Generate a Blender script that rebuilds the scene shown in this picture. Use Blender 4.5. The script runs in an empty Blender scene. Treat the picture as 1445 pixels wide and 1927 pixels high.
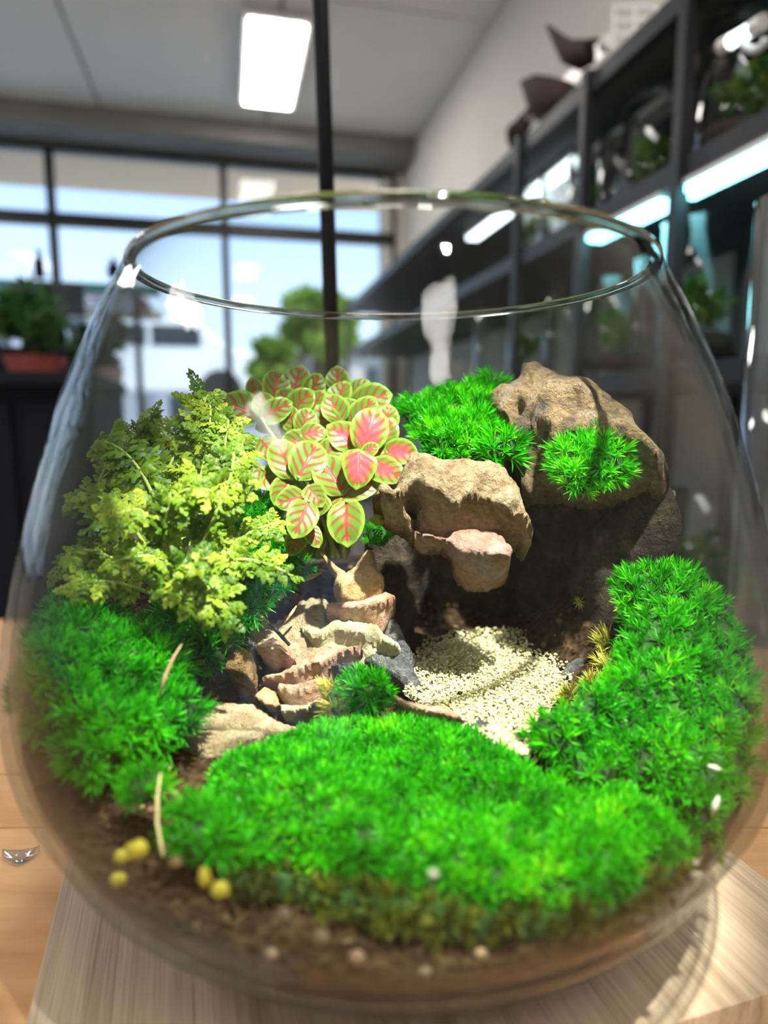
import bpy, bmesh, math, random
import numpy as np
from mathutils import Vector, Matrix, noise
from mathutils.geometry import delaunay_2d_cdt

# ------------------------------------------------------------------ camera, world, lights
W, H, F = 1445, 1927, 1250.0
PITCH = math.radians(7.9)
CZ = 0.222                      # camera height above the table top (z = 0)
sc = bpy.context.scene
cam = bpy.data.cameras.new('camera'); camo = bpy.data.objects.new('camera', cam)
sc.collection.objects.link(camo); sc.camera = camo
cam.sensor_fit = 'VERTICAL'; cam.sensor_height = 36.0; cam.lens = F / H * 36.0
cam.clip_start = 0.01; cam.clip_end = 200
camo.location = (0, 0, CZ); camo.rotation_euler = (math.pi / 2 - PITCH, 0, 0)
cam.dof.use_dof = True; cam.dof.focus_distance = 0.315; cam.dof.aperture_fstop = 4.3

wd = bpy.data.worlds.new('sky'); sc.world = wd; wd.use_nodes = True
nt = wd.node_tree; nt.nodes.clear()
wo = nt.nodes.new('ShaderNodeOutputWorld'); wb = nt.nodes.new('ShaderNodeBackground')
tc = nt.nodes.new('ShaderNodeTexCoord'); sx = nt.nodes.new('ShaderNodeSeparateXYZ')
rp = nt.nodes.new('ShaderNodeValToRGB')
rp.color_ramp.elements[0].position = 0.0; rp.color_ramp.elements[0].color = (0.80, 0.92, 1.0, 1)
rp.color_ramp.elements[1].position = 0.5; rp.color_ramp.elements[1].color = (0.20, 0.45, 1.0, 1)
nt.links.new(tc.outputs['Generated'], sx.inputs[0]); nt.links.new(sx.outputs['Z'], rp.inputs[0])
nt.links.new(rp.outputs[0], wb.inputs[0]); nt.links.new(wb.outputs[0], wo.inputs[0])
wb.inputs[1].default_value = 1.3

def look(o, tgt):
    o.rotation_euler = (Vector(tgt) - o.location).to_track_quat('-Z', 'Y').to_euler()

sp = bpy.data.lights.new('terrarium_spot', 'SPOT'); spo = bpy.data.objects.new('terrarium_spot', sp)
sc.collection.objects.link(spo)
spo.location = (0.17, -0.02, CZ + 0.68); sp.energy = 118; sp.color = (1.0, 0.96, 0.86)
sp.shadow_soft_size = 0.012; sp.spot_size = math.radians(22.5); sp.spot_blend = 0.6
look(spo, (0.018, 0.287, CZ - 0.09))

sun = bpy.data.lights.new('sun', 'SUN'); suno = bpy.data.objects.new('sun', sun)
sc.collection.objects.link(suno); sun.energy = 4.0; sun.angle = 0.01; sun.color = (1, 0.95, 0.85)
suno.rotation_euler = (math.radians(38), math.radians(18), math.radians(20))

sc.view_settings.view_transform = 'Standard'; sc.view_settings.look = 'None'
sc.view_settings.gamma = 1.0; sc.view_settings.use_curve_mapping = False
sc.view_settings.exposure = 0.48
sc.cycles.use_denoising = True
sc.cycles.transparent_max_bounces = 40; sc.cycles.max_bounces = 7; sc.cycles.diffuse_bounces = 3; sc.cycles.glossy_bounces = 3
sc.cycles.caustics_reflective = False; sc.cycles.caustics_refractive = False
sc.cycles.sample_clamp_indirect = 6.0

# ------------------------------------------------------------------ pixel helpers
cp, spn = math.cos(PITCH), math.sin(PITCH)
def ray(px, py):
    x = (px - W / 2) / F; y = (H / 2 - py) / F
    return Vector((x, cp + y * spn, -spn + y * cp))
CAM = Vector((0, 0, CZ))
def P(px, py, Y):
    d = ray(px, py); return CAM + d * (Y / d.y)
def PZ(px, py, z):
    d = ray(px, py); return CAM + d * ((z - CZ) / d.z)
def PPL(px, py, a, n):
    d = ray(px, py); return CAM + d * ((a - CAM).dot(n) / d.dot(n))
# room frame: u across to the right, w into the depth, z up (relative to the camera)
YAW = math.radians(13.1)
U = Vector((math.cos(YAW), math.sin(YAW), 0)); Wd = Vector((-math.sin(YAW), math.cos(YAW), 0)); Zv = Vector((0, 0, 1))
def RM(u, w, z): return CAM + U * u + Wd * w + Zv * z
def PW(px, py, w):
    d = ray(px, py); q = d * (w / d.dot(Wd)); return q.dot(U), q.z
def PU(px, py, u):
    d = ray(px, py); q = d * (u / d.dot(U)); return q.dot(Wd), q.z

# ------------------------------------------------------------------ scene helpers
C = sc.collection
rng = random.Random(7)
def tag(o, label=None, cat=None, group=None, kind=None):
    if label: o['label'] = label
    if cat: o['category'] = cat
    if group: o['group'] = group
    if kind: o['kind'] = kind
    return o
def empty(name, loc, rz=0):
    o = bpy.data.objects.new(name, None); C.objects.link(o); o.location = loc; o.rotation_euler = (0, 0, rz)
    o.empty_display_size = 0.02
    return o
def link(name, me, mat=None, parent=None, loc=None):
    o = bpy.data.objects.new(name, me); C.objects.link(o)
    if mat and len(me.materials) == 0: me.materials.append(mat)
    if parent:
        o.parent = parent
        o.matrix_parent_inverse = Matrix.Identity(4)
    if loc is not None: o.location = loc
    return o
def npmesh(name, v, f, smooth=True):
    me = bpy.data.meshes.new(name)
    v = np.asarray(v, dtype=np.float32); f = np.asarray(f, dtype=np.int32)
    k = f.shape[1]
    me.vertices.add(len(v)); me.vertices.foreach_set('co', v.ravel())
    me.loops.add(f.size); me.loops.foreach_set('vertex_index', f.ravel())
    me.polygons.add(len(f)); me.polygons.foreach_set('loop_start', np.arange(0, f.size, k, dtype=np.int32))
    me.polygons.foreach_set('loop_total', np.full(len(f), k, dtype=np.int32))
    me.update(calc_edges=True); me.validate()
    if smooth: me.polygons.foreach_set('use_smooth', np.ones(len(me.polygons), dtype=bool))
    return me
def pymesh(name, v, f, smooth=False):
    me = bpy.data.meshes.new(name); me.from_pydata([tuple(x) for x in v], [], f); me.update()
    if smooth:
        for p in me.polygons: p.use_smooth = True
    return me
class MB:
    """collects simple shapes into one mesh"""
    def __init__(s): s.v = []; s.f = []
    def add(s, v, f):
        n = len(s.v); s.v += [Vector(x) for x in v]; s.f += [tuple(i + n for i in q) for q in f]; return s
    def box(s, c, size, ax=None):
        ax = ax or (Vector((1, 0, 0)), Vector((0, 1, 0)), Vector((0, 0, 1)))
        c = Vector(c); hx, hy, hz = [q / 2 for q in size]
        v = [c + ax[0] * (i * hx) + ax[1] * (j * hy) + ax[2] * (k * hz) for i in (-1, 1) for j in (-1, 1) for k in (-1, 1)]
        return s.add(v, [(0, 1, 3, 2), (4, 6, 7, 5), (0, 4, 5, 1), (2, 3, 7, 6), (0, 2, 6, 4), (1, 5, 7, 3)])
    def tube(s, pts, r, n=8, cap=True):
        pts = [Vector(p) for p in pts]; rr = r if isinstance(r, (list, tuple)) else [r] * len(pts)
        v = []; f = []
        for i, p in enumerate(pts):
            d = (pts[min(i + 1, len(pts) - 1)] - pts[max(i - 1, 0)]).normalized()
            a = d.orthogonal().normalized() if i == 0 else (a - d * a.dot(d)).normalized()
            b = d.cross(a)
            for k in range(n):
                t = 2 * math.pi * k / n
                v.append(p + (a * math.cos(t) + b * math.sin(t)) * rr[i])
        for i in range(len(pts) - 1):
            for k in range(n):
                f.append((i * n + k, i * n + (k + 1) % n, (i + 1) * n + (k + 1) % n, (i + 1) * n + k))
        if cap:
            f.append(tuple(range(n - 1, -1, -1))); f.append(tuple((len(pts) - 1) * n + k for k in range(n)))
        return s.add(v, f)
    def lathe(s, prof, c=(0, 0, 0), n=32):
        c = Vector(c); v = []; f = []
        for r, z in prof:
            for k in range(n):
                t = 2 * math.pi * k / n; v.append(c + Vector((r * math.cos(t), r * math.sin(t), z)))
        for i in range(len(prof) - 1):
            for k in range(n):
                f.append((i * n + k, i * n + (k + 1) % n, (i + 1) * n + (k + 1) % n, (i + 1) * n + k))
        return s.add(v, f)
    def build(s, name, mat, parent=None, smooth=False, bevel=0, loc=None):
        me = pymesh(name, s.v, s.f, smooth)
        o = link(name, me, mat, parent, loc)
        if bevel:
            m = o.modifiers.new('bevel', 'BEVEL'); m.width = bevel; m.segments = 2; m.limit_method = 'ANGLE'
        return o
RA = (U, Wd, Zv)
def rebase(o):
    """put a one-mesh thing's origin at the middle of its base"""
    me = o.data; n = len(me.vertices); a = np.empty(n * 3, dtype=np.float32); me.vertices.foreach_get('co', a); a = a.reshape(-1, 3)
    lo, hi = a.min(0), a.max(0); c = np.array([(lo[0] + hi[0]) / 2, (lo[1] + hi[1]) / 2, lo[2]], dtype=np.float32)
    me.vertices.foreach_set('co', (a - c).ravel()); me.update(); o.location = Vector(c.tolist()); return o
def at_base(name, c, parts_z=0): return empty(name, c)
def reparent(root, kids):
    """children were built in world coordinates: keep them in place under root"""
    m = Matrix.LocRotScale(root.location, root.rotation_euler, None).inverted()
    for k in kids:
        k.parent = root; k.matrix_parent_inverse = m

# ------------------------------------------------------------------ materials
def mat(name):
    m = bpy.data.materials.new(name); m.use_nodes = True; n = m.node_tree; n.nodes.clear()
    return m, n, n.nodes.new('ShaderNodeOutputMaterial')
def N(n, t, **kw):
    x = n.nodes.new('ShaderNode' + t)
    for k, v in kw.items(): setattr(x, k, v)
    return x
def ramp(n, fac, stops, interp='LINEAR'):
    r = N(n, 'ValToRGB'); r.color_ramp.interpolation = interp
    e = r.color_ramp.elements
    while len(e) < len(stops): e.new(0.5)
    for q, (p, c) in zip(e, stops): q.position = p; q.color = (*c, 1)
    n.links.new(fac, r.inputs[0]); return r.outputs[0]
def math_(n, op, a, b=None, c=None, clamp=False):
    m = N(n, 'Math', operation=op); m.use_clamp = clamp
    for i, x in enumerate((a, b, c)):
        if x is None: continue
        if isinstance(x, (int, float)): m.inputs[i].default_value = x
        else: n.links.new(x, m.inputs[i])
    return m.outputs[0]
def mixc(n, fac, a, b):
    m = N(n, 'Mix', data_type='RGBA')
    for i, x in ((0, fac), (6, a), (7, b)):
        if isinstance(x, (int, float)): m.inputs[i].default_value = x
        elif isinstance(x, tuple): m.inputs[i].default_value = (*x, 1)
        else: n.links.new(x, m.inputs[i])
    return m.outputs[2]
def noise_tex(n, scale, detail=6, rough=0.6, vec=None, dist=0):
    t = N(n, 'TexNoise'); t.inputs['Scale'].default_value = scale; t.inputs['Detail'].default_value = detail
    t.inputs['Roughness'].default_value = rough; t.inputs['Distortion'].default_value = dist
    if vec: n.links.new(vec, t.inputs['Vector'])
    return t.outputs['Fac']
def plain(name, col, rough=0.6, metal=0.0, var=0.0, scale=30, spec=0.4):
    m, n, o = mat(name); b = N(n, 'BsdfPrincipled'); b.inputs['Roughness'].default_value = rough
    b.inputs['Metallic'].default_value = metal; b.inputs['Specular IOR Level'].default_value = spec
    if var:
        g = N(n, 'NewGeometry')
        f = noise_tex(n, scale, vec=g.outputs['Position'])
        c = ramp(n, f, [(0.3, tuple(x * (1 - var) for x in col)), (0.7, tuple(min(1, x * (1 + var)) for x in col))])
        n.links.new(c, b.inputs['Base Color'])
    else: b.inputs['Base Color'].default_value = (*col, 1)
    n.links.new(b.outputs[0], o.inputs[0]); return m
def emit(name, col, s):
    m, n, o = mat(name); e = N(n, 'Emission'); e.inputs[0].default_value = (*col, 1); e.inputs[1].default_value = s
    n.links.new(e.outputs[0], o.inputs[0]); return m
def rock_mat(name, stops, scale=90, bump=0.9, fine=300, rough=0.9, streak=False, seed=0.0):
    m, n, o = mat(name); b = N(n, 'BsdfPrincipled'); b.inputs['Roughness'].default_value = rough
    b.inputs['Specular IOR Level'].default_value = 0.25
    g = N(n, 'TexCoord'); mp = N(n, 'Mapping'); n.links.new(g.outputs['Object'], mp.inputs[0])
    mp.inputs['Location'].default_value = (seed, seed * 1.7, seed * .3)
    if streak: mp.inputs['Scale'].default_value = (1, 1, 3.2)
    v = mp.outputs[0]
    f = noise_tex(n, scale, 8, 0.65, v, 0.6)
    c = ramp(n, f, [(.5 + (p - .5) * .6, q) for p, q in stops])
    f2 = noise_tex(n, fine, 5, 0.7, v)
    c2 = mixc(n, math_(n, 'MULTIPLY', math_(n, 'POWER', f2, 1.5), 1.25, clamp=True), c, tuple(x * 0.40 for x in stops[0][1]))
    vo = N(n, 'TexVoronoi'); vo.inputs['Scale'].default_value = fine * .55; n.links.new(v, vo.inputs['Vector'])
    n.links.new(c2, b.inputs['Base Color'])
    bp = N(n, 'Bump'); bp.inputs['Strength'].default_value = bump; bp.inputs['Distance'].default_value = 0.0045
    hsum = math_(n, 'ADD', math_(n, 'ADD', f, math_(n, 'MULTIPLY', f2, 1.3)), math_(n, 'MULTIPLY', vo.outputs['Distance'], 0.35))
    n.links.new(hsum, bp.inputs['Height']); n.links.new(bp.outputs[0], b.inputs['Normal'])
    n.links.new(b.outputs[0], o.inputs[0]); return m
def leafy(name, stops, trans=0.4, rough=0.5, attr='rnd', spec=0.3):
    m, n, o = mat(name)
    if attr == 'object': fac = N(n, 'ObjectInfo').outputs['Random']
    else:
        a = N(n, 'Attribute'); a.attribute_name = attr; fac = a.outputs['Fac']
    c = ramp(n, fac, stops)
    b = N(n, 'BsdfPrincipled'); b.inputs['Roughness'].default_value = rough; b.inputs['Specular IOR Level'].default_value = spec
    t = N(n, 'BsdfTranslucent'); mx = N(n, 'MixShader'); mx.inputs[0].default_value = trans
    n.links.new(c, b.inputs['Base Color']); n.links.new(c, t.inputs[0])
    n.links.new(b.outputs[0], mx.inputs[1]); n.links.new(t.outputs[0], mx.inputs[2]); n.links.new(mx.outputs[0], o.inputs[0]); return m
def glass(name, tint=(0.975, 0.985, 0.98), edge=(0.62, 0.66, 0.64), gain=1.0, wavy=0.0, rough=0.0, pw=5.0, base=0.02):
    """thin-walled glass: clear through the middle, mirror-like and darker where seen edge-on"""
    m, n, o = mat(name)
    lw = N(n, 'LayerWeight'); lw.inputs[0].default_value = 0.5
    fc = lw.outputs['Facing']
    fr = math_(n, 'ADD', math_(n, 'MULTIPLY', math_(n, 'POWER', fc, pw), 0.9 * gain), base, clamp=True)
    tr = N(n, 'BsdfTransparent'); gl = N(n, 'BsdfGlossy'); gl.inputs['Roughness'].default_value = rough
    n.links.new(mixc(n, math_(n, 'POWER', fc, 3.0), tint, edge), tr.inputs[0])
    if wavy:
        g = N(n, 'TexCoord'); mp = N(n, 'Mapping'); n.links.new(g.outputs['Object'], mp.inputs[0])
        mp.inputs['Scale'].default_value = (1, 1, 0.35)
        f = noise_tex(n, 38, 3, 0.5, mp.outputs[0])
        bp = N(n, 'Bump'); bp.inputs['Strength'].default_value = wavy; bp.inputs['Distance'].default_value = 0.004
        n.links.new(f, bp.inputs['Height']); n.links.new(bp.outputs[0], gl.inputs['Normal'])
    mx = N(n, 'MixShader'); n.links.new(fr, mx.inputs[0]); n.links.new(tr.outputs[0], mx.inputs[1]); n.links.new(gl.outputs[0], mx.inputs[2])
    n.links.new(mx.outputs[0], o.inputs[0]); return m

def rim_glass(name):
    m, n, o = mat(name); g = N(n, 'BsdfGlass'); g.inputs['IOR'].default_value = 1.5; g.inputs['Roughness'].default_value = 0.02
    g.inputs['Color'].default_value = (.70, .72, .68, 1); n.links.new(g.outputs[0], o.inputs[0]); return m
M = {}
M['glass'] = glass('clear_bowl_glass', wavy=0.22, pw=5.2, base=0.014, gain=0.8)
M['rim'] = rim_glass('bowl_rim_glass')
M['jar_glass'] = glass('jar_glass', edge=(0.5, 0.56, 0.56), gain=1.1, pw=3.0)
M['pane'] = glass('window_pane_glass', tint=(0.93, 0.96, 0.97), gain=0.6)
M['white_paint'] = plain('wall_paint', (0.70, 0.66, 0.60), 0.8, var=0.04, scale=2)
M['ceiling'] = plain('ceiling_panel_paint', (0.86, 0.82, 0.76), 0.8, var=0.03, scale=3)
M['joint'] = plain('ceiling_joint', (0.62, 0.62, 0.61), 0.9)
M['beam_shade'] = plain('beam_soffit_shade', (0.22, 0.21, 0.19), 0.7, var=0.1, scale=6)
M['frame'] = plain('black_window_frame', (0.012, 0.013, 0.014), 0.45, 0.2)
M['steel'] = plain('black_shelf_steel', (0.028, 0.03, 0.034), 0.45, 0.3)
M['pole'] = plain('matt_black_pole', (0.003, 0.004, 0.007), 0.5, 0.0, spec=0.15)
M['led_panel'] = emit('ceiling_led', (1, 0.955, 0.90), 18.0)
M['led_cyan'] = emit('cyan_led', (0.30, 0.90, 1.0), 5)
M['led_white'] = emit('white_led', (0.85, 0.97, 1.0), 3)
M['floor'] = plain('concrete_floor', (0.58, 0.53, 0.47), 0.6, var=0.1, scale=3)
M['dark_wood'] = plain('dark_counter', (0.006, 0.007, 0.012), 0.6, spec=.2)

# ------------------------------------------------------------------ the room
ZC, ZF = 1.70, -1.12            # ceiling and floor, relative to the camera
UW, WB = 1.17, 4.45             # right wall, window wall
UL, WR = -4.6, -3.2             # left wall, rear wall
def struct(name, mb, m, **k):
    o = mb.build(name, m, **k); o['kind'] = 'structure'; return o
struct('floor', MB().box(RM((UW + UL) / 2, (WB + WR) / 2, ZF - .05), (UW - UL + .4, WB - WR + .4, .1), RA), M['floor'])
ceil = struct('ceiling', MB().box(RM((UW + UL) / 2, (WB + WR) / 2, ZC + .08), (UW - UL + .4, WB - WR + .4, .1), RA), M['joint'])
struct('wall_right', MB().box(RM(UW + .06, (WB + WR) / 2, (ZC + ZF) / 2), (.12, WB - WR + .3, ZC - ZF), RA), M['white_paint'])
struct('wall_left', MB().box(RM(UL - .06, (WB + WR) / 2, (ZC + ZF) / 2), (.12, WB - WR + .3, ZC - ZF), RA), M['white_paint'])
# ceiling panels, one mesh shared
pu, pw_ = 0.9, 1.25
pan = None
u = UW
i = 0
while u > UL:
    w = WB - .25
    while w > WR:
        if pan is None:
            mb = MB().box((0, 0, 0), (pu - .014, pw_ - .014, .03), RA)
            pan = pymesh('ceiling_panel', mb.v, mb.f); pan.materials.append(M['ceiling'])
        o = link('ceiling_panel', pan, None, None, RM(u - pu / 2, w - pw_ / 2, ZC + .018))
        reparent(ceil, [o])
        w -= pw_
    u -= pu
# rear wall: piers and a band of windows behind the camera
mb = MB()
mb.box(RM((UW + UL) / 2, WR - .06, (ZF + -.45) / 2), (UW - UL + .3, .12, -.45 - ZF), RA)
mb.box(RM((UW + UL) / 2, WR - .06, (ZC + 1.3) / 2), (UW - UL + .3, .12, ZC - 1.3), RA)
mb.box(RM((UW - 1.3) / 2 + .05, WR - .06, .425), (UW + 1.3 + .1, .12, 1.76), RA)
for k in range(5):
    mb.box(RM(UL + k * (-1.3 - UL) / 4, WR - .06, .42), (.16, .12, 1.76), RA)
struct('wall_rear', mb, M['white_paint'])
# window wall in front: low wall, frames, panes
u0, u1 = UL, PW(748, 400, WB)[0]
z_head = PW(420, 303, WB)[1]; z_tr = PW(300, 428, WB)[1]; z_sill = -0.55
mb = MB(); mb.box(RM((u1 + UW) / 2, WB + .06, (ZC + ZF) / 2), (UW - u1 + .2, .14, ZC - ZF), RA)
mb.box(RM((u0 + u1) / 2, WB + .06, (ZF + z_sill) / 2), (u1 - u0, .14, z_sill - ZF), RA)
mb.box(RM((u0 + u1) / 2, WB + .08, (ZC + z_head) / 2), (u1 - u0, .12, ZC - z_head), RA)
struct('wall_window_side', mb, M['white_paint'])
struct('shade_trim_1', MB().box(RM((UL + UW) / 2, WB - .15, z_head + .10), (UW - UL, .28, .17), RA), M['beam_shade'], bevel=.01)  # stands in for a recess; dark grey paints the soffit shadow band
um = [PW(97, 380, WB)[0], PW(421, 380, WB)[0]]
step = um[1] - um[0]
us = [u1 - .02]
q = um[1]
while q > u0: us.append(q); q -= step
us.append(u0); us = us[::-1]
wi = 0
for a, b in zip(us[:-1], us[1:]):
    for za, zb in ((z_sill, z_tr), (z_tr, z_head)):
        wi += 1; t = .045
        fr = MB()
        fr.box(RM((a + b) / 2, WB, za + t / 2), (b - a, .06, t), RA).box(RM((a + b) / 2, WB, zb - t / 2 * .6), (b - a, .06, t * .6), RA)
        fr.box(RM(a + t / 4, WB, (za + zb) / 2), (t / 2, .06, zb - za), RA).box(RM(b - t / 4, WB, (za + zb) / 2), (t / 2, .06, zb - za), RA)
        e = empty('window_%d' % wi, RM((a + b) / 2, WB, za)); e['kind'] = 'structure'
        f1 = fr.build('window_frame', M['frame'])
        p1 = MB().box(RM((a + b) / 2, WB, (za + zb) / 2), (b - a - .02, .006, zb - za - .02), RA).build('pane', M['pane'])
        reparent(e, [f1, p1])

# ceiling lights: the one in view, the rest unseen, added to light the room
M['lamp_rim'] = plain('lamp_rim', (0.8, 0.8, 0.78), 0.5)
def on_ceiling(px, py):
    d = ray(px, py); q = d * ((ZC) / d.z); return q.dot(U), q.dot(Wd)
cs = [on_ceiling(465, 22), on_ceiling(580, 28), on_ceiling(548, 190), on_ceiling(457, 186)]
lu = sum(c[0] for c in cs) / 4; lw_ = sum(c[1] for c in cs) / 4
lsu = (cs[1][0] - cs[0][0] + cs[2][0] - cs[3][0]) / 2; lsw = (cs[3][1] - cs[0][1] + cs[2][1] - cs[1][1]) / 2
lab = ['bright white rectangular ceiling light panel above the window wall',
       'ceiling light panel added unseen overhead on the left', 'ceiling light panel behind the camera', 'ceiling light panel added unseen at the back left', 'rearmost added unseen ceiling light panel on the right', 'rearmost added unseen ceiling light panel on the left']
for k, (du, dw) in enumerate(((0, 0), (-2.2, 0), (0, -2.6), (-2.2, -2.6), (0, -4.6), (-2.2, -4.6))):
    e = empty('ceiling_light', RM(lu + du, lw_ + dw, ZC))
    a = MB().box(RM(lu + du, lw_ + dw, ZC - .015), (lsu + .04, lsw + .05, .03), RA).build('frame', M['lamp_rim'], bevel=.006)
    b = MB().box(RM(lu + du, lw_ + dw, ZC - .032), (lsu - .01, lsw - .01, .012), RA).build('diffuser', M['led_panel'], bevel=.004)
    tag(e, lab[k], 'ceiling light', 'ceiling light panels'); reparent(e, [a, b])

# ------------------------------------------------------------------ outside
M['ground'] = plain('asphalt', (0.62, 0.58, 0.52), 0.9, var=0.1, scale=1)
M['eave'] = plain('eave_soffit', (0.92, 0.70, 0.46), 0.8, var=0.05, scale=1)
M['roof'] = plain('roof_tiles', (0.34, 0.17, 0.11), 0.8, var=0.2, scale=3)
M['render'] = plain('house_render', (0.52, 0.48, 0.45), 0.8, var=0.05, scale=1)
M['grey_render'] = plain('grey_render', (0.40, 0.42, 0.47), 0.8, var=0.05, scale=1)
M['dark_pane'] = plain('dark_pane', (0.04, 0.05, 0.06), 0.15)
M['car_paint'] = plain('white_car_paint', (0.85, 0.86, 0.88), 0.25)
M['tyre'] = plain('tyre', (0.02, 0.02, 0.02), 0.8)
M['bark'] = plain('bark', (0.10, 0.07, 0.045), 0.9, var=0.3, scale=20)
M['tree_leaf'] = leafy('tree_leaves', [(0, (0.10, 0.20, 0.02)), (0.6, (0.22, 0.36, 0.04)), (1, (0.42, 0.52, 0.08))], 0.4)
g = struct('street', MB().box(RM(-2, 25, ZF - .35), (70, 41, .1), RA), M['ground'])
struct('eave', MB().box(RM((UL + UW) / 2, WB + .62, z_head + .14), (UW - UL + 2, .95, .08), RA), M['eave'])
def house(name, px0, px1, py_eave, py_top, w, m, label, depth=5.0, nwin=2):
    ua, za = PW(px0, py_eave, w); ub, _ = PW(px1, py_eave, w); zt = PW((px0 + px1) / 2, py_top, w)[1]
    e = empty(name, RM((ua + ub) / 2, w + depth / 2, ZF - .3)); k = []
    k.append(MB().box(RM((ua + ub) / 2, w + depth / 2, (ZF - .3 + za) / 2), (ub - ua, depth, za - ZF + .3), RA).build('wall', m))
    o = .25; z0 = za - .02
    v = [RM(ua - o, w - o, z0), RM(ub + o, w - o, z0), RM(ub + o, w + depth + o, z0), RM(ua - o, w + depth + o, z0), RM(ua + .6, w + depth / 2, zt), RM(ub - .6, w + depth / 2, zt)]
    k.append(MB().add(v, [(0, 1, 5, 4), (1, 2, 5), (2, 3, 4, 5), (3, 0, 4), (3, 2, 1, 0)]).build('roof', M['roof']))
    for j in range(nwin):
        uu = ua + (ub - ua) * (j + .5) / nwin
        k.append(MB().box(RM(uu, w - .02, za - .75), (min(.9, (ub - ua) / nwin * .5), .06, .8), RA).build('window', M['dark_pane']))
    tag(e, label, 'house'); reparent(e, k)
house('house', 590, 745, 655, 632, 13.0, M['render'], 'distant house with red-brown roof right of the black pole')
house('house', 300, 500, 672, 650, 12.4, M['grey_render'], 'distant grey house across the street, left of the nerve plant', nwin=3)
house('house', -120, 250, 545, 528, 15.0, M['grey_render'], 'long low grey building at far left under the bright sky', nwin=5)
leaf_q = None
def leaf_cloud(n, centers, radii, size, seed, flat=0.8):
    r = np.random.RandomState(seed); v = []; f = []; rn = []
    for i in range(n):
        k = r.randint(len(centers)); d = r.normal(size=3); d /= np.linalg.norm(d)
        p = np.array(centers[k]) + d * np.array(radii[k]) * (r.rand() ** .35)
        a = r.normal(size=3); a /= np.linalg.norm(a); b = np.cross(a, r.normal(size=3)); b /= np.linalg.norm(b)
        s = size * (.6 + .8 * r.rand()); c = np.cross(a, b)
        n0 = len(v); v += [p - a * s, p + b * s * .45 + c * s * .1, p + a * s, p - b * s * .45 + c * s * .1]; f += [(n0, n0 + 1, n0 + 2, n0 + 3)]
        rn += [r.rand()] * 4
    return v, f, rn
def cloud_obj(name, v, f, rn, m, parent=None):
    me = npmesh(name, np.array(v), np.array(f), False)
    a = me.attributes.new('rnd', 'FLOAT', 'POINT'); a.data.foreach_set('value', np.array(rn, dtype=np.float32))
    return link(name, me, m, parent)
def tree(px, py, w, wpx, hpx, label, seed, n=2600):
    u, z = PW(px, py, w); s = w / F
    c = RM(u, w, z); e = empty('tree', RM(u, w, ZF - .3)); r = random.Random(seed)
    cen = []; rad = []
    for k in range(9):
        cen.append(tuple(c + U * (r.uniform(-.6, .6) * wpx * s) + Wd * r.uniform(-.5, .5) + Zv * (r.uniform(-.6, .7) * hpx * s)))
        q = r.uniform(.3, .55) * wpx * s; rad.append((q, q, q * .8))
    v, f, rn = leaf_cloud(n, cen, rad, .10, seed)
    a = cloud_obj('foliage', v, f, rn, M['tree_leaf']); a['kind'] = 'stuff'
    b = MB().tube([RM(u, w, ZF - .3), RM(u + .03, w, z - .3), RM(u - .02, w, z + .3)], [.16, .12, .05], 8).build('trunk', M['bark'])
    tag(e, label, 'tree'); reparent(e, [a, b])
tree(600, 618, 9.0, 95, 48, 'yellow-green tree outside the window behind the black pole', 3)
tree(515, 690, 8.4, 42, 45, 'darker rounded tree outside, beside the grey house', 5, 1500)
# white car made up to stand for bright white patches
def car(px, py, w, label):
    u, z = PW(px, py, w); zb = z
    e = empty('car', RM(u, w, zb)); k = []
    mb = MB()
    prof = [(-1.7, .25), (-1.7, .62), (-1.45, .78), (-.75, .84), (-.35, 1.22), (.75, 1.26), (1.25, .86), (1.7, .78), (1.72, .28)]
    v = [RM(u + x, w + y, zb + h) for y in (0, 1.6) for x, h in prof]; n = len(prof)
    mb.add(v, [tuple(range(n)), tuple(range(2 * n - 1, n - 1, -1))] + [(i, i + n, (i + 1) % n + n, (i + 1) % n) for i in range(n)])
    k.append(mb.build('body', M['car_paint'], bevel=.05))
    for x0, x1 in ((-.45, .15), (.22, .85)):
        k.append(MB().box(RM(u + (x0 + x1) / 2, w - .005, zb + 1.02), (x1 - x0, .03, .26), RA).build('side_window', M['dark_pane']))
    for x in (-1.1, 1.1):
        for y in (.05, 1.55):
            k.append(MB().tube([RM(u + x, w + y - .1, zb + .28), RM(u + x, w + y + .1, zb + .28)], .3, 16).build('wheel', M['tyre']))
    tag(e, label, 'car'); reparent(e, k)
car(260, 775, 9.6, 'made-up white car outside, standing for bright patches behind the fern')

# ------------------------------------------------------------------ left counter with plants
M['pot_red'] = plain('red_pot', (0.42, 0.10, 0.08), 0.5)
M['pot_pale'] = plain('pale_pot', (0.75, 0.62, 0.60), 0.5)
M['soil_plain'] = plain('pot_soil', (0.05, 0.035, 0.025), 0.9)
M['plant_leaf'] = leafy('potted_leaves', [(0, (0.015, 0.06, 0.015)), (0.5, (0.04, 0.13, 0.03)), (1, (0.11, 0.24, 0.07))], 0.3)
WC = 2.1
zc = PW(60, 700, WC)[1]
ua, ub = PW(-330, 700, WC)[0], PW(175, 700, WC)[0]
e = empty('counter', RM((ua + ub) / 2, WC + .3, ZF))
k = [MB().box(RM((ua + ub) / 2, WC + .3, zc - .02), (ub - ua, .7, .04), RA).build('top', M['dark_wood'], bevel=.006),
     MB().box(RM((ua + ub) / 2, WC + .34, (zc - .04 + ZF) / 2), (ub - ua - .06, .56, zc - .04 - ZF), RA).build('body', M['dark_wood'])]
nd = 3
for j in range(nd):
    k.append(MB().box(RM(ua + (j + .5) * (ub - ua) / nd, WC + .05, (zc + ZF) / 2), ((ub - ua) / nd - .03, .02, zc - ZF - .16), RA).build('door', M['dark_wood'], bevel=.004))
tag(e, 'black counter by the windows at the left edge', 'counter'); reparent(e, k)
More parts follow.
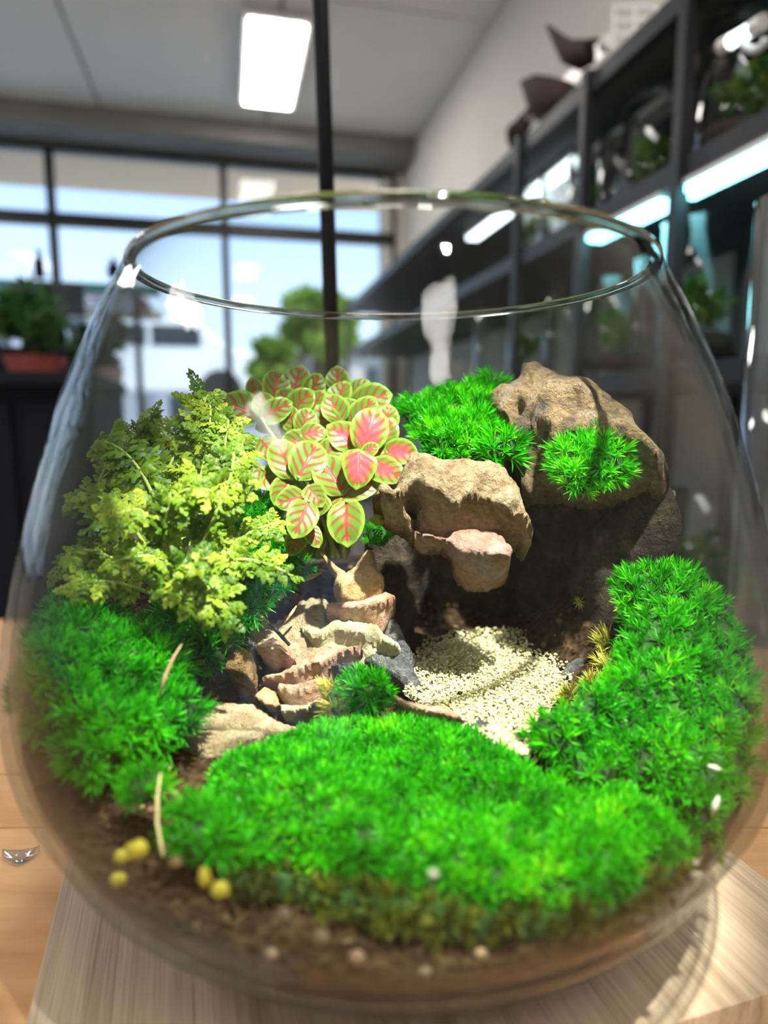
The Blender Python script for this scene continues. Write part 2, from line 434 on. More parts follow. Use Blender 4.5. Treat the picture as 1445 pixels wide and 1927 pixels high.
def potted(px, py_base, w, r, hp, hl, pot_m, label, seed, spread=1.2, lsize=.03, n=420, z0=None):
    u, z = PW(px, py_base, w)
    if z0 is not None: z = z0
    c = RM(u, w, z); e = empty('potted_plant', c); r_ = random.Random(seed)
    k = [MB().lathe([(0.001, 0), (r * .78, 0), (r, hp), (r * .93, hp), (r * .9, hp - .01), (0.001, hp - .012)], c, 24).build('pot', pot_m, smooth=False),
         MB().lathe([(0.001, hp - .008), (r * .9, hp - .01)], c, 24).build('soil', M['soil_plain'])]
    cen = [tuple(c + Vector((r_.uniform(-r, r) * spread, r_.uniform(-r, r) * spread, hp + hl * r_.uniform(.25, .85)))) for _ in range(7)]
    v, f, rn = leaf_cloud(n, cen, [(r * .7 * spread, r * .7 * spread, hl * .35)] * 7, lsize, seed)
    a = cloud_obj('foliage', v, f, rn, M['plant_leaf']); a['kind'] = 'stuff'; k.append(a)
    for j in range(5):
        k.append(MB().tube([c + Zv * (hp - .01), Vector(cen[j])], [.004, .002], 5).build('stem', M['bark']))
    tag(e, label, 'potted plant'); reparent(e, k)
potted(20, 0, WC + .16, .09, .055, .20, M['pot_red'], 'bushy green plant in low red pot on the black counter', 11, z0=zc)
potted(165, 0, WC + .5, .055, .05, .17, M['pot_pale'], 'smaller bushy plant in pale pink pot on the black counter', 12, z0=zc)
potted(-190, 0, WC + .42, .08, .06, .25, M['pot_pale'], 'tall leafy plant cut off by the left picture edge', 13, z0=zc)
# two dark speakers / bottles standing on the window sill rail
def screen(px, py_b, py_t, wpx, w, label):
    u, zb = PW(px, py_b, w); zt = PW(px, py_t, w)[1]; wd_ = wpx * w / F
    e = empty('black_bottle', RM(u, w, zb)); h = zt - zb; r = wd_ / 2
    a = MB().lathe([(.001, 0), (r, 0), (r, h * .6), (r * .45, h * .78), (r * .45, h * .96), (.001, h * .96)], RM(u, w, zb), 20).build('body', M['pole'], smooth=True)
    b = MB().lathe([(r * .5, h * .9), (r * .5, h), (.001, h)], RM(u, w, zb), 20).build('cap', M['steel'])
    tag(e, label, 'bottle', 'black bottles on the window rail'); reparent(e, [a, b])
ur0, zr = PW(-200, 523, 3.9); ur1, _ = PW(300, 523, 3.9)
e = empty('rail_shelf', RM((ur0 + ur1) / 2, 3.9, zr))
M['teal'] = plain('teal_board', (0.02, 0.28, 0.24), 0.5)
k = [MB().box(RM((ur0 + ur1) / 2, 3.9, zr - .012), (ur1 - ur0, .2, .024), RA).build('board', M['teal'])]
for t in (.1, .5, .9):
    k.append(MB().box(RM(ur0 + (ur1 - ur0) * t, 3.9, (zr - .03 + ZF) / 2), (.03, .03, zr - .03 - ZF), RA).build('leg', M['steel']))
k.append(MB().box(RM((ur0 + ur1) / 2, 3.97, zr - .13), (ur1 - ur0, .02, .05), RA).build('crossbar', M['lamp_rim']))
tag(e, 'teal-topped display rack standing before the windows', 'rack'); reparent(e, k)
screen(75, 523, 470, 17, 3.88, 'black bottle on the teal rack, left of two')
screen(215, 523, 487, 22, 3.88, 'black bottle on the teal rack, right beside bowl edge')
# dark monitor lower
u, z = PW(95, 590, 3.2); 
e = empty('monitor', RM(u, 3.2, zc))
a = MB().box(RM(u, 3.2, z + .06), (.28, .03, .14), RA).build('screen', M['dark_pane'], bevel=.006)
b = MB().box(RM(u, 3.22, z - .06), (.04, .02, .16), RA).build('stand', M['steel'])
cc = MB().box(RM(u, 3.2, z - .15), (.2, .14, .015), RA).build('base', M['steel'], bevel=.003)
dd = MB().box(RM(u, 3.2, (z - .16 + ZF) / 2), (.5, .4, z - .16 - ZF), RA)
tag(e, 'small black monitor below the teal rack at left', 'monitor'); reparent(e, [a, b, cc])
o = dd.build('cabinet', M['dark_wood'], bevel=.01); rebase(o); tag(o, 'dark cabinet carrying the small monitor by the windows', 'cabinet')

# ------------------------------------------------------------------ right shelving
UF = 0.74
zt1, zt2, zt3, zt4 = 0.685, 0.415, 0.08, -0.40
wposts = [PU(1283, 250, UF)[0], PU(1101, 300, UF)[0]]
wposts.append(wposts[1] + (wposts[1] - wposts[0]) * 1.05); wposts.append(WB - .25); wposts.insert(0, wposts[0] - (wposts[1] - wposts[0])); 
shelf = empty('shelving_unit', RM((UF + UW) / 2, wposts[2], ZF)); k = []
wa, wb_ = wposts[0] - .03, wposts[-1] + .03
M['shelf_board'] = plain('dark_shelf_board', (0.06, 0.068, 0.07), 0.6, var=0.1, scale=12)
for zz in (zt1, zt2, zt3, zt4):
    k.append(MB().box(RM((UF + UW) / 2 + .01, (wa + wb_) / 2, zz - .012), (UW - UF - .03, wb_ - wa, .024), RA).build('shelf_board', M['shelf_board']))
    k.append(MB().box(RM(UF + .012, (wa + wb_) / 2, zz - .006), (.024, wb_ - wa, .036), RA).build('shelf_rail', M['steel']))
for w in wposts:
    for uu in (UF, UW - .03):
        k.append(MB().box(RM(uu, w, (zt1 + .02 + ZF) / 2), (.022, .022, zt1 + .02 - ZF), RA).build('post', M['steel']))
tag(shelf, 'tall black steel shelving along the right wall', 'shelving'); reparent(shelf, k)
ztop = zt1 + .035
def led(pa, pb, uu, zz, m, label):
    w0 = PU(pa, 300, uu)[0]; w1 = PU(pb, 300, uu)[0]
    e = empty('led_strip', RM(uu, (w0 + w1) / 2, zz))
    a = MB().box(RM(uu, (w0 + w1) / 2, zz + .008), (.05, abs(w1 - w0), .014), RA).build('housing', M['lamp_rim'])
    b = MB().box(RM(uu, (w0 + w1) / 2, zz - .004), (.042, abs(w1 - w0) - .01, .012), RA).build('diffuser', m)
    tag(e, label, 'light strip', 'light strips under the shelves'); reparent(e, [a, b])
led(1560, 1287, .765, zt2 - .034, M['led_cyan'], 'cyan light strip under the middle shelf, nearest and brightest length')
led(1268, 1120, .765, zt2 - .034, M['led_cyan'], 'cyan light strip just right of the bowl rim')
led(1092, 990, .87, zt1 - .04, M['led_white'], 'white light strip under the top shelf, right length above the bowl rim')
led(986, 890, .87, zt1 - .04, M['led_white'], 'white light strip under the top shelf, far left length touching the bowl rim')
e_ = MB().box(RM(.90, (PU(1110, 300, .9)[0] + PU(1268, 300, .9)[0]) / 2, zt1 - .04), (.045, PU(1110, 300, .9)[0] - PU(1268, 300, .9)[0], .018), RA).build('unlit_light_strip', M['lamp_rim'])
rebase(e_); tag(e_, 'unlit grey light strip under the top shelf between two posts', 'light strip')

# driftwood on top of the shelving
M['drift'] = plain('dark_driftwood', (0.030, 0.016, 0.012), 0.8, var=0.3, scale=60)
M['drift_pale'] = plain('pale_driftwood', (0.42, 0.34, 0.28), 0.8, var=0.2, scale=60)
def driftwood(path, rad, w_u, m, label, twigs=()):
    pts = [RM(UF + .04 + du, *([PU(px, py, UF + .04 + du)[0]]), PU(px, py, UF + .04 + du)[1]) for px, py, du in path]
    e = empty('driftwood', pts[0]); k = [MB().tube(pts, rad, 10).build('branch', m, smooth=True)]
    for tw, tr in twigs:
        q = [RM(UF + .04 + du, PU(px, py, UF + .04 + du)[0], PU(px, py, UF + .04 + du)[1]) for px, py, du in tw]
        k.append(MB().tube(q, tr, 8).build('twig', m, smooth=True))
    tag(e, label, 'driftwood', 'driftwood on the shelving'); reparent(e, k)
driftwood([(1118, 98, .02), (1095, 104, 0), (1070, 98, 0), (1050, 75, 0), (1030, 48, 0)], [.022, .03, .024, .014, .004], 0, M['drift'], 'dark brown driftwood horn pointing up left on the shelf top',
          [([(1080, 100, 0), (1100, 85, 0), (1125, 75, 0)], [.012, .012, .005])])
driftwood([(1085, 180, .02), (1055, 190, 0), (1030, 188, 0), (1005, 165, 0), (982, 155, 0)], [.02, .045, .05, .03, .006], 0, M['drift'], 'dark brown humped driftwood piece, middle of the shelf top',
          [([(1030, 185, 0), (1000, 205, 0), (985, 222, 0)], [.02, .012, .006]), ([(1020, 180, 0), (1030, 215, 0)], [.02, .012])])
driftwood([(975, 262, .02), (973, 248, 0), (980, 232, 0), (985, 215, 0)], [.03, .03, .016, .006], 0, M['drift'], 'small dark driftwood stub at the far end of the shelf top',
          [([(975, 250, 0), (990, 240, 0), (1000, 225, 0)], [.014, .012, .006])])
driftwood([(1310, 110, .1), (1330, 80, .1), (1345, 60, .1), (1375, 70, .1)], [.05, .055, .04, .02], 0, M['drift_pale'], 'pale beige driftwood chunk beside the thick shelf post')
# pale tube lamp on the top
M['tube_lit'] = emit('tube_lit', (1.0, 0.9, 0.85), 1.0)
def tubelamp(pa, pb, uu, r, m, label, name='tube_lamp'):
    a = RM(uu, *PU(*pa, uu)); b = RM(uu, *PU(*pb, uu))
    e = empty(name, a); d = (b - a).normalized()
    k = [MB().tube([a, b], r, 12).build('tube', m, smooth=True), MB().tube([a - d * .012, a + d * .008], r * 1.15, 12).build('end_cap', M['lamp_rim']), MB().tube([b - d * .008, b + d * .012], r * 1.15, 12).build('end_cap', M['lamp_rim'])]
    tag(e, label, 'lamp'); reparent(e, k)
tubelamp((1062, 160), (1140, 82), UF + .12, .014, M['tube_lit'], 'pale pink tube lamp lying across the dark driftwood')
tubelamp((1368, 82), (1425, 48), UF + .02, .010, M['led_white'], 'short glowing white tube at the top right corner')  # tube built with a glowing material
u, z = PU(1408, 75, UF + .02)
M['cable'] = plain('white_cable', (0.75, 0.8, 0.82), 0.4)
ring = [RM(UF + .02, *PU(1418 + 22 * math.cos(t * .45), 72 + 22 * math.sin(t * .45), UF + .02)) for t in range(0, 13)]
o = MB().tube(ring, .006, 8).build('cable_loop', M['cable'], smooth=True); rebase(o); tag(o, 'white cable loop hanging by the short glowing white tube', 'cable')

# wire basket on the shelf top (faint)
def wire_rack(px0, px1, py0, py1, label):
    e = empty('wire_basket', RM(UF + .2, *PU(px0, py1, UF + .2))); k = []
    for j in range(4):
        t = py0 + (py1 - py0) * j / 3
        k.append(MB().tube([RM(UF + .2, *PU(px0, t, UF + .2)), RM(UF + .2, *PU(px1, t, UF + .2))], .004, 6).build('wire', M['lamp_rim']))
    for px in (px0, (px0 + px1) / 2, px1):
        k.append(MB().tube([RM(UF + .2, *PU(px, py0, UF + .2)), RM(UF + .2, *PU(px, py1, UF + .2))], .004, 6).build('wire', M['lamp_rim']))
    tag(e, label, 'basket'); reparent(e, k)
wire_rack(1155, 1235, 12, 90, 'faint grey wire basket on the shelf top')

# terrarium jars on the shelves
M['jar_soil'] = plain('jar_soil', (0.06, 0.045, 0.03), 0.9, var=0.3, scale=80)
M['jar_sand'] = plain('jar_sand', (0.55, 0.50, 0.42), 0.9)
M['cork'] = plain('cork', (0.36, 0.22, 0.12), 0.8, var=0.2, scale=80)
M['jar_leaf'] = leafy('jar_leaves', [(0, (0.05, 0.18, 0.02)), (0.5, (0.12, 0.36, 0.05)), (1, (0.40, 0.48, 0.08))], 0.3)
def jar(px, w_, uu, zb, r, h, label, seed, plant=True, lid=None, name='terrarium_jar'):
    c = RM(uu, w_, zb + .002); e = empty(name, c); th = .004
    prof = [(.001, 0), (r * .94, 0), (r, .01), (r, h), (r - th, h), (r - th, .014), (.001, .012)]
    k = [MB().lathe(prof, c, 36).build('glass', M['jar_glass'], smooth=True)]
    if plant:
        k.append(MB().lathe([(.001, .013), (r - th - .002, .015), (r - th - .002, h * .2), (r * .5, h * .25), (.001, h * .27)], c, 24).build('soil', M['jar_soil'], smooth=True))
        r_ = random.Random(seed)
        cen = [tuple(c + Vector((r_.uniform(-.4, .4) * r, r_.uniform(-.4, .4) * r, h * r_.uniform(.35, .62)))) for _ in range(5)]
        v, f, rn = leaf_cloud(260, cen, [(r * .42, r * .42, h * .14)] * 5, r * .16, seed)
        a = cloud_obj('plant', v, f, rn, M['jar_leaf']); a['kind'] = 'stuff'; k.append(a)
    if lid == 'cork': k.append(MB().lathe([(.001, h - .02), (r - th - .002, h - .02), (r * .99, h + .002), (r * .99, h + .02), (.001, h + .02)], c, 24).build('cork_lid', M['cork']))
    if lid == 'glass': k.append(MB().lathe([(r * 1.02, h + .002), (r * 1.0, h + .014), (.02, h + .022), (.012, h + .03), (.018, h + .045), (.001, h + .052)], c, 24).build('glass_lid', M['jar_glass'], smooth=True))
    tag(e, label, 'terrarium' if plant else 'vase', 'glass jars on the shelves'); reparent(e, k)
def wat(px, uu): return PU(px, 300, uu)[0]
um_ = .835
s2 = zt2 + .012; s3 = zt3 + .012; s4 = zt4 + .012
jar(0, wat(1395, um_), um_, s2, .075, .19, 'large glass jar of green and yellow plants at right edge, middle shelf', 21, lid='glass')
jar(0, wat(1318, um_), um_, s2, .030, .17, 'narrow empty glass vase right of the thick post, middle shelf', 22, plant=False)
jar(0, wat(1235, um_), um_, s2, .065, .17, 'glass jar with dark green moss left of the thick post, middle shelf', 23, lid='glass')
jar(0, wat(1168, um_), um_, s2, .045, .19, 'tall empty clear vase on the middle shelf between the two posts', 24, plant=False)
jar(0, wat(1120, um_), um_, s2, .06, .16, 'small glass jar of plants beside the thinner post, middle shelf', 25)
jar(0, wat(1065, um_), um_, s2, .06, .18, 'empty clear vase left of the thinner post, middle shelf', 26, plant=False)
jar(0, wat(1015, um_), um_, s2, .06, .16, 'far glass jar with plants above the bowl rim, middle shelf', 27, lid='glass')
jar(0, wat(1335, um_), um_, s3, .075, .25, 'wide glass jar of plants on the lower shelf behind the bowl', 28)
jar(0, wat(1245, um_), um_, s3, .045, .22, 'slim clear vase on the lower shelf right of the bowl rim', 29, plant=False)
jar(0, wat(1180, um_), um_, s3, .08, .2, 'glass jar of plants on the lower shelf seen through the bowl edge', 30)
jar(0, wat(1085, um_), um_, s3, .07, .24, 'clear tall vase on the lower shelf seen through the bowl', 31, plant=False)
jar(0, wat(1010, um_), um_, s3, .07, .2, 'plant-filled jar on the lower shelf, seen above the big rock', 32)
jar(0, wat(940, um_), um_, s3, .07, .26, 'farthest clear vase on the lower shelf seen through the bowl', 33, plant=False)
jar(0, wat(1380, um_), um_, s4, .08, .26, 'wide jar of plants on the bottom shelf beside right picture edge', 34)
jar(0, wat(1240, um_), um_, s4, .09, .25, 'jar of plants on the bottom shelf behind the right glass wall', 35)
jar(0, wat(1130, um_), um_, s4, .08, .28, 'clear vase on the bottom shelf above the big rock', 36, plant=False)
jar(0, wat(1040, um_), um_, s4, .08, .25, 'mossy jar on the bottom shelf just above the rock moss', 37)

# ------------------------------------------------------------------ table, board, stand, vase
def wood_mat(name, stops, scale, stretch, bump=0.15, rough=0.5, seed=0, rot=0.0):
    m, n, o = mat(name); b = N(n, 'BsdfPrincipled'); b.inputs['Roughness'].default_value = rough
    g = N(n, 'NewGeometry'); mp = N(n, 'Mapping'); n.links.new(g.outputs['Position'], mp.inputs[0])
    mp.inputs['Rotation'].default_value = (0, 0, rot)
    mp2 = N(n, 'Mapping'); n.links.new(mp.outputs[0], mp2.inputs[0])
    mp2.inputs['Scale'].default_value = stretch; mp2.inputs['Location'].default_value = (seed, seed, seed)
    f = noise_tex(n, scale, 6, 0.65, mp2.outputs[0], 0.3); f2 = noise_tex(n, scale * 5, 4, 0.6, mp2.outputs[0])
    c = ramp(n, math_(n, 'ADD', math_(n, 'MULTIPLY', f, 0.65), math_(n, 'MULTIPLY', f2, 0.35)), stops)
    n.links.new(c, b.inputs['Base Color'])
    bp = N(n, 'Bump'); bp.inputs['Strength'].default_value = bump; bp.inputs['Distance'].default_value = 0.001
    n.links.new(f2, bp.inputs['Height']); n.links.new(bp.outputs[0], b.inputs['Normal'])
    n.links.new(b.outputs[0], o.inputs[0]); return m
M['table'] = wood_mat('orange_brown_wood', [(0.3, (0.52, 0.26, 0.10)), (0.5, (0.68, 0.38, 0.17)), (0.7, (0.80, 0.50, 0.26))], 9, (0.35, 2.5, 1), rough=0.38)
Yf = PZ(5, 1165, 0).y
tbl = empty('table', (0, .2, ZF + CZ)); k = []
y = Yf; j = 0; r_ = random.Random(4); widths = [.06, .09, .07, .11, .055, .075, .06, .05, .08, .1, .09, .1, .12]
for wdt in widths:
    y0 = y - wdt
    k.append(MB().box((-.15, (y + y0) / 2, -.018 - (j % 3) * .0003), (1.5, wdt - .0004, .036), None).build('plank', M['table'], bevel=.0006)); y = y0; j += 1
for x in (-.82, .52):
    for yy in (y + .06, Yf - .06):
        k.append(MB().box((x, yy, (ZF + CZ - .036) / 2), (.07, .07, -(ZF + CZ) - .036)).build('leg', M['table']))
tag(tbl, 'orange-brown wooden table top under the bamboo board', 'table'); reparent(tbl, k)

BT = .014
pl = [PZ(115, 1665, BT), PZ(50, 1927, BT), PZ(1410, 1630, BT), PZ(1445, 1870, BT)]
ang = math.radians(17.0)
bx = Vector((math.cos(ang), math.sin(ang), 0)); by = Vector((-math.sin(ang), math.cos(ang), 0))
xl = sum(p.dot(bx) for p in pl[:2]) / 2; xr = pl[2].dot(bx); yb = .40; yfr = pl[3].dot(by)
M['bamboo'] = wood_mat('bamboo', [(0.30, (0.36, 0.25, 0.15)), (0.5, (0.66, 0.50, 0.34)), (0.70, (0.82, 0.67, 0.49))], 40, (6.0, 0.12, 1), bump=.3, rough=.5, rot=-ang)
brd = empty('bamboo_board', bx * ((xl + xr) / 2) + by * ((yb + yfr) / 2)); k = []
ns = 11; sw = (xr - xl) / ns
for j in range(ns):
    k.append(MB().box(bx * (xl + (j + .5) * sw) + by * ((yb + yfr) / 2) + Zv * (BT / 2 + .0001 * (j % 2)), (sw - .00005, yb - yfr, BT), (bx, by, Zv)).build('strip', M['bamboo'], bevel=.00025))
tag(brd, 'pale striped bamboo board under the glass bowl', 'board'); reparent(brd, k)

# black pole behind the bowl
YP = .62
p0 = P(626, 700, YP); p1 = P(603, 0, YP); d = (p1 - p0).normalized()
pb = p0 - d * ((p0.z - .02) / d.z); pt = p0 + d * .62
e = empty('lamp_stand', (pb.x, pb.y, 0))
k = [MB().tube([pb, pt], .0068, 20).build('pole', M['pole'], smooth=True),
     MB().lathe([(.001, .0), (.07, 0), (.07, .012), (.06, .018), (.012, .022), (.009, .04), (.001, .04)], (pb.x, pb.y, .0005), 40).build('base', M['pole'])]
tag(e, 'thin black lamp pole standing on the table behind the bowl', 'lamp stand'); reparent(e, k)
# tall clear cylinder vase at the right
c = P(1470, 900, .66); R_ = c.x - P(1392, 900, .66).x
c = Vector((c.x, c.y, .0005)); ht = P(1400, 345, .62).z
e = empty('cylinder_vase', c)
M['vase_glass'] = glass('vase_glass', tint=(0.93, 0.96, 0.99), edge=(0.45, 0.55, 0.70), gain=1.2, pw=2.5, base=.07)
a = MB().lathe([(.001, 0), (R_ * .97, 0), (R_, .004), (R_, ht), (R_ - .004, ht), (R_ - .004, .012), (.001, .012)], c, 64).build('glass', M['vase_glass'], smooth=True)
tag(e, 'tall clear cylinder vase cut off at the right picture edge', 'vase'); reparent(e, [a])
# thin curved clear crescent on the table
M['crescent'] = glass('clear_crescent', tint=(0.9, 0.93, 0.97), edge=(.7, .75, .85), gain=1.5, base=.25, rough=.1)
v = []; f = []
for i in range(13):
    t = i / 12; px = 6 + 68 * t; cy = 1612 + 12 * math.sin(math.pi * t) - 10 * t; wv = 7 * math.sin(math.pi * min(1, t + .08)) + .8
    for s, h in ((-1, .0035), (0, .0012), (1, .0004)):
        q = PZ(px, cy + s * wv, 0); v.append(q + Zv * h)
for i in range(12):
    for s in range(2): f.append((i * 3 + s, i * 3 + s + 1, i * 3 + s + 4, i * 3 + s + 3))
me = pymesh('table_crescent', v, f, True); o = link('table_crescent', me, M['crescent'])
md = o.modifiers.new('thick', 'SOLIDIFY'); md.thickness = .0006; md.offset = 1; rebase(o)
tag(o, 'small curved clear plastic on the table at lower left', 'scrap')

# ------------------------------------------------------------------ the glass bowl
BC = Vector((.0035, .30, 0)); Zb = CZ
PROF = [(.0, -.208), (.055, -.208), (.074, -.2074), (.090, -.2032), (.104, -.1955), (.1165, -.1845), (.127, -.1745), (.1365, -.1645), (.1450, -.1535), (.150, -.1425), (.1558, -.1305), (.159, -.118), (.160, -.106), (.1595, -.094), (.1575, -.078), (.1535, -.058), (.148, -.036), (.1415, -.014), (.1345, .006), (.127, .024), (.119, .041), (.1125, .053), (.1085, .060)]
def r_at(z, off=0.0):
    """bowl radius at height z (relative to camera)"""
    if z <= PROF[1][1]: return PROF[1][0]
    for (ra, za), (rb, zb) in zip(PROF[1:-1], PROF[2:]):
        if za <= z <= zb: return ra + (rb - ra) * (z - za) / (zb - za + 1e-9) - off
    return PROF[-1][0] - off
TH = .0035
inner = [(max(0.0005, r - TH), max(z, -.2005) if r < .09 else z + .0012) for r, z in PROF]
inner[-1] = (PROF[-1][0] - TH, PROF[-1][1])
bowl = empty('glass_bowl', BC + Zv * (Zb - .208))
outer = [(max(r, .0005), z) for r, z in PROF]
def smooth_prof(p, n=4):
    a = np.array(p); out = []
    for i in range(len(a) - 1):
        p0, p1, p2, p3 = a[max(i - 1, 0)], a[i], a[i + 1], a[min(i + 2, len(a) - 1)]
        for k in range(n):
            t = k / n
            out.append(.5 * (2 * p1 + (p2 - p0) * t + (2 * p0 - 5 * p1 + 4 * p2 - p3) * t * t + (3 * p1 - p0 - 3 * p2 + p3) * t ** 3))
    out.append(a[-1]); return [tuple(x) for x in out]
o1 = MB().lathe(smooth_prof(outer), BC + Zv * Zb, 160).lathe(smooth_prof(inner)[::-1], BC + Zv * Zb, 160).build('wall', M['glass'], smooth=True)
rr, zr_ = PROF[-1]; rc = rr - TH / 2; rp_ = []
for j in range(13):
    t = math.pi * j / 12; rp_.append((rc + math.cos(t) * TH / 2 * 1.35, zr_ + math.sin(t) * .0026))
rp_ = [(rr, zr_ - .0012)] + rp_ + [(rr - TH, zr_ - .0012)]
o2 = MB().lathe(rp_, BC + Zv * Zb, 160).build('rim', M['rim'], smooth=True)
tag(bowl, 'large clear rounded glass bowl holding the moss terrarium', 'bowl'); reparent(bowl, [o1, o2])

# ------------------------------------------------------------------ soil
CTRL = [(0, .15, -.146), (0, .2, -.145), (-.06, .2, -.144), (.06, .2, -.147), (.05, .26, -.142), (.05, .29, -.134), (.05, .33, -.134), (.05, .38, -.132), (.04, .43, -.12), (-.1, .19, -.132), (-.12, .24, -.112), (-.13, .29, -.095), (-.11, .35, -.082), (.1, .19, -.148), (.12, .25, -.134), (.14, .3, -.105), (.13, .36, -.088), (-.05, .38, -.085), (-.03, .34, -.108), (-.02, .3, -.128), (-.05, .3, -.122), (-.03, .26, -.142), (-.07, .26, -.132), (.01, .31, -.13), (0, .44, -.09)]
CA = np.array(CTRL)
def terr(x, y):
    d = (CA[:, 0] - x) ** 2 + (CA[:, 1] - y) ** 2 + 2e-4
    w = d ** -1.6; return float((w * CA[:, 2]).sum() / w.sum())
m, n, o = mat('soil'); b = N(n, 'BsdfPrincipled'); b.inputs['Roughness'].default_value = .95; b.inputs['Specular IOR Level'].default_value = .2
g = N(n, 'NewGeometry'); vo = N(n, 'TexVoronoi'); vo.inputs['Scale'].default_value = 260; n.links.new(g.outputs['Position'], vo.inputs['Vector'])
f1 = noise_tex(n, 70, 6, .7, g.outputs['Position'])
cc_ = ramp(n, math_(n, 'ADD', math_(n, 'MULTIPLY', f1, .6), math_(n, 'MULTIPLY', N(n, 'SeparateColor').outputs[0] if False else vo.outputs['Distance'], .5)), [(.25, (.009, .005, .0015)), (.5, (.022, .012, .0035)), (.68, (.045, .026, .009)), (.85, (.10, .062, .025))])
n.links.new(cc_, b.inputs['Base Color']); bp = N(n, 'Bump'); bp.inputs['Distance'].default_value = .003; bp.inputs['Strength'].default_value = 1
n.links.new(math_(n, 'ADD', f1, vo.outputs['Distance']), bp.inputs['Height']); n.links.new(bp.outputs[0], b.inputs['Normal']); n.links.new(b.outputs[0], o.inputs[0])
M['soil'] = m
v = []; f = []; NA, NR, NZ = 96, 14, 12
for k in range(NA):
    t = 2 * math.pi * k / NA; ct, st = math.cos(t), math.sin(t)
    zt = terr(BC.x + .14 * ct, BC.y + .14 * st)
    for j in range(NZ):
        z = -.1995 + (zt + .1995) * j / (NZ - 1); r = r_at(z + .001, TH + .0022)
        if j == 0: r = .05
        v.append(BC + Vector((r * ct, r * st, Zb + z)))
    for j in range(NR):
        q = 1 - (j + 1) / NR; r = r_at(zt, TH + .0022) * q
        x, y = BC.x + r * ct, BC.y + r * st
        nz = .0035 * noise.fractal(Vector((x, y, 3)) * 55, 1, 2, 4)
        v.append(Vector((x, y, Zb + terr(x, y) + nz)))
S = NZ + NR
for k in range(NA):
    for j in range(S - 1): f.append((k * S + j, ((k + 1) % NA) * S + j, ((k + 1) % NA) * S + j + 1, k * S + j + 1))
o = link('soil', pymesh('soil', v, f, True), M['soil']); rebase(o)
tag(o, 'dark brown crumbly soil layer filling the bottom of the glass bowl', 'soil', kind='stuff')

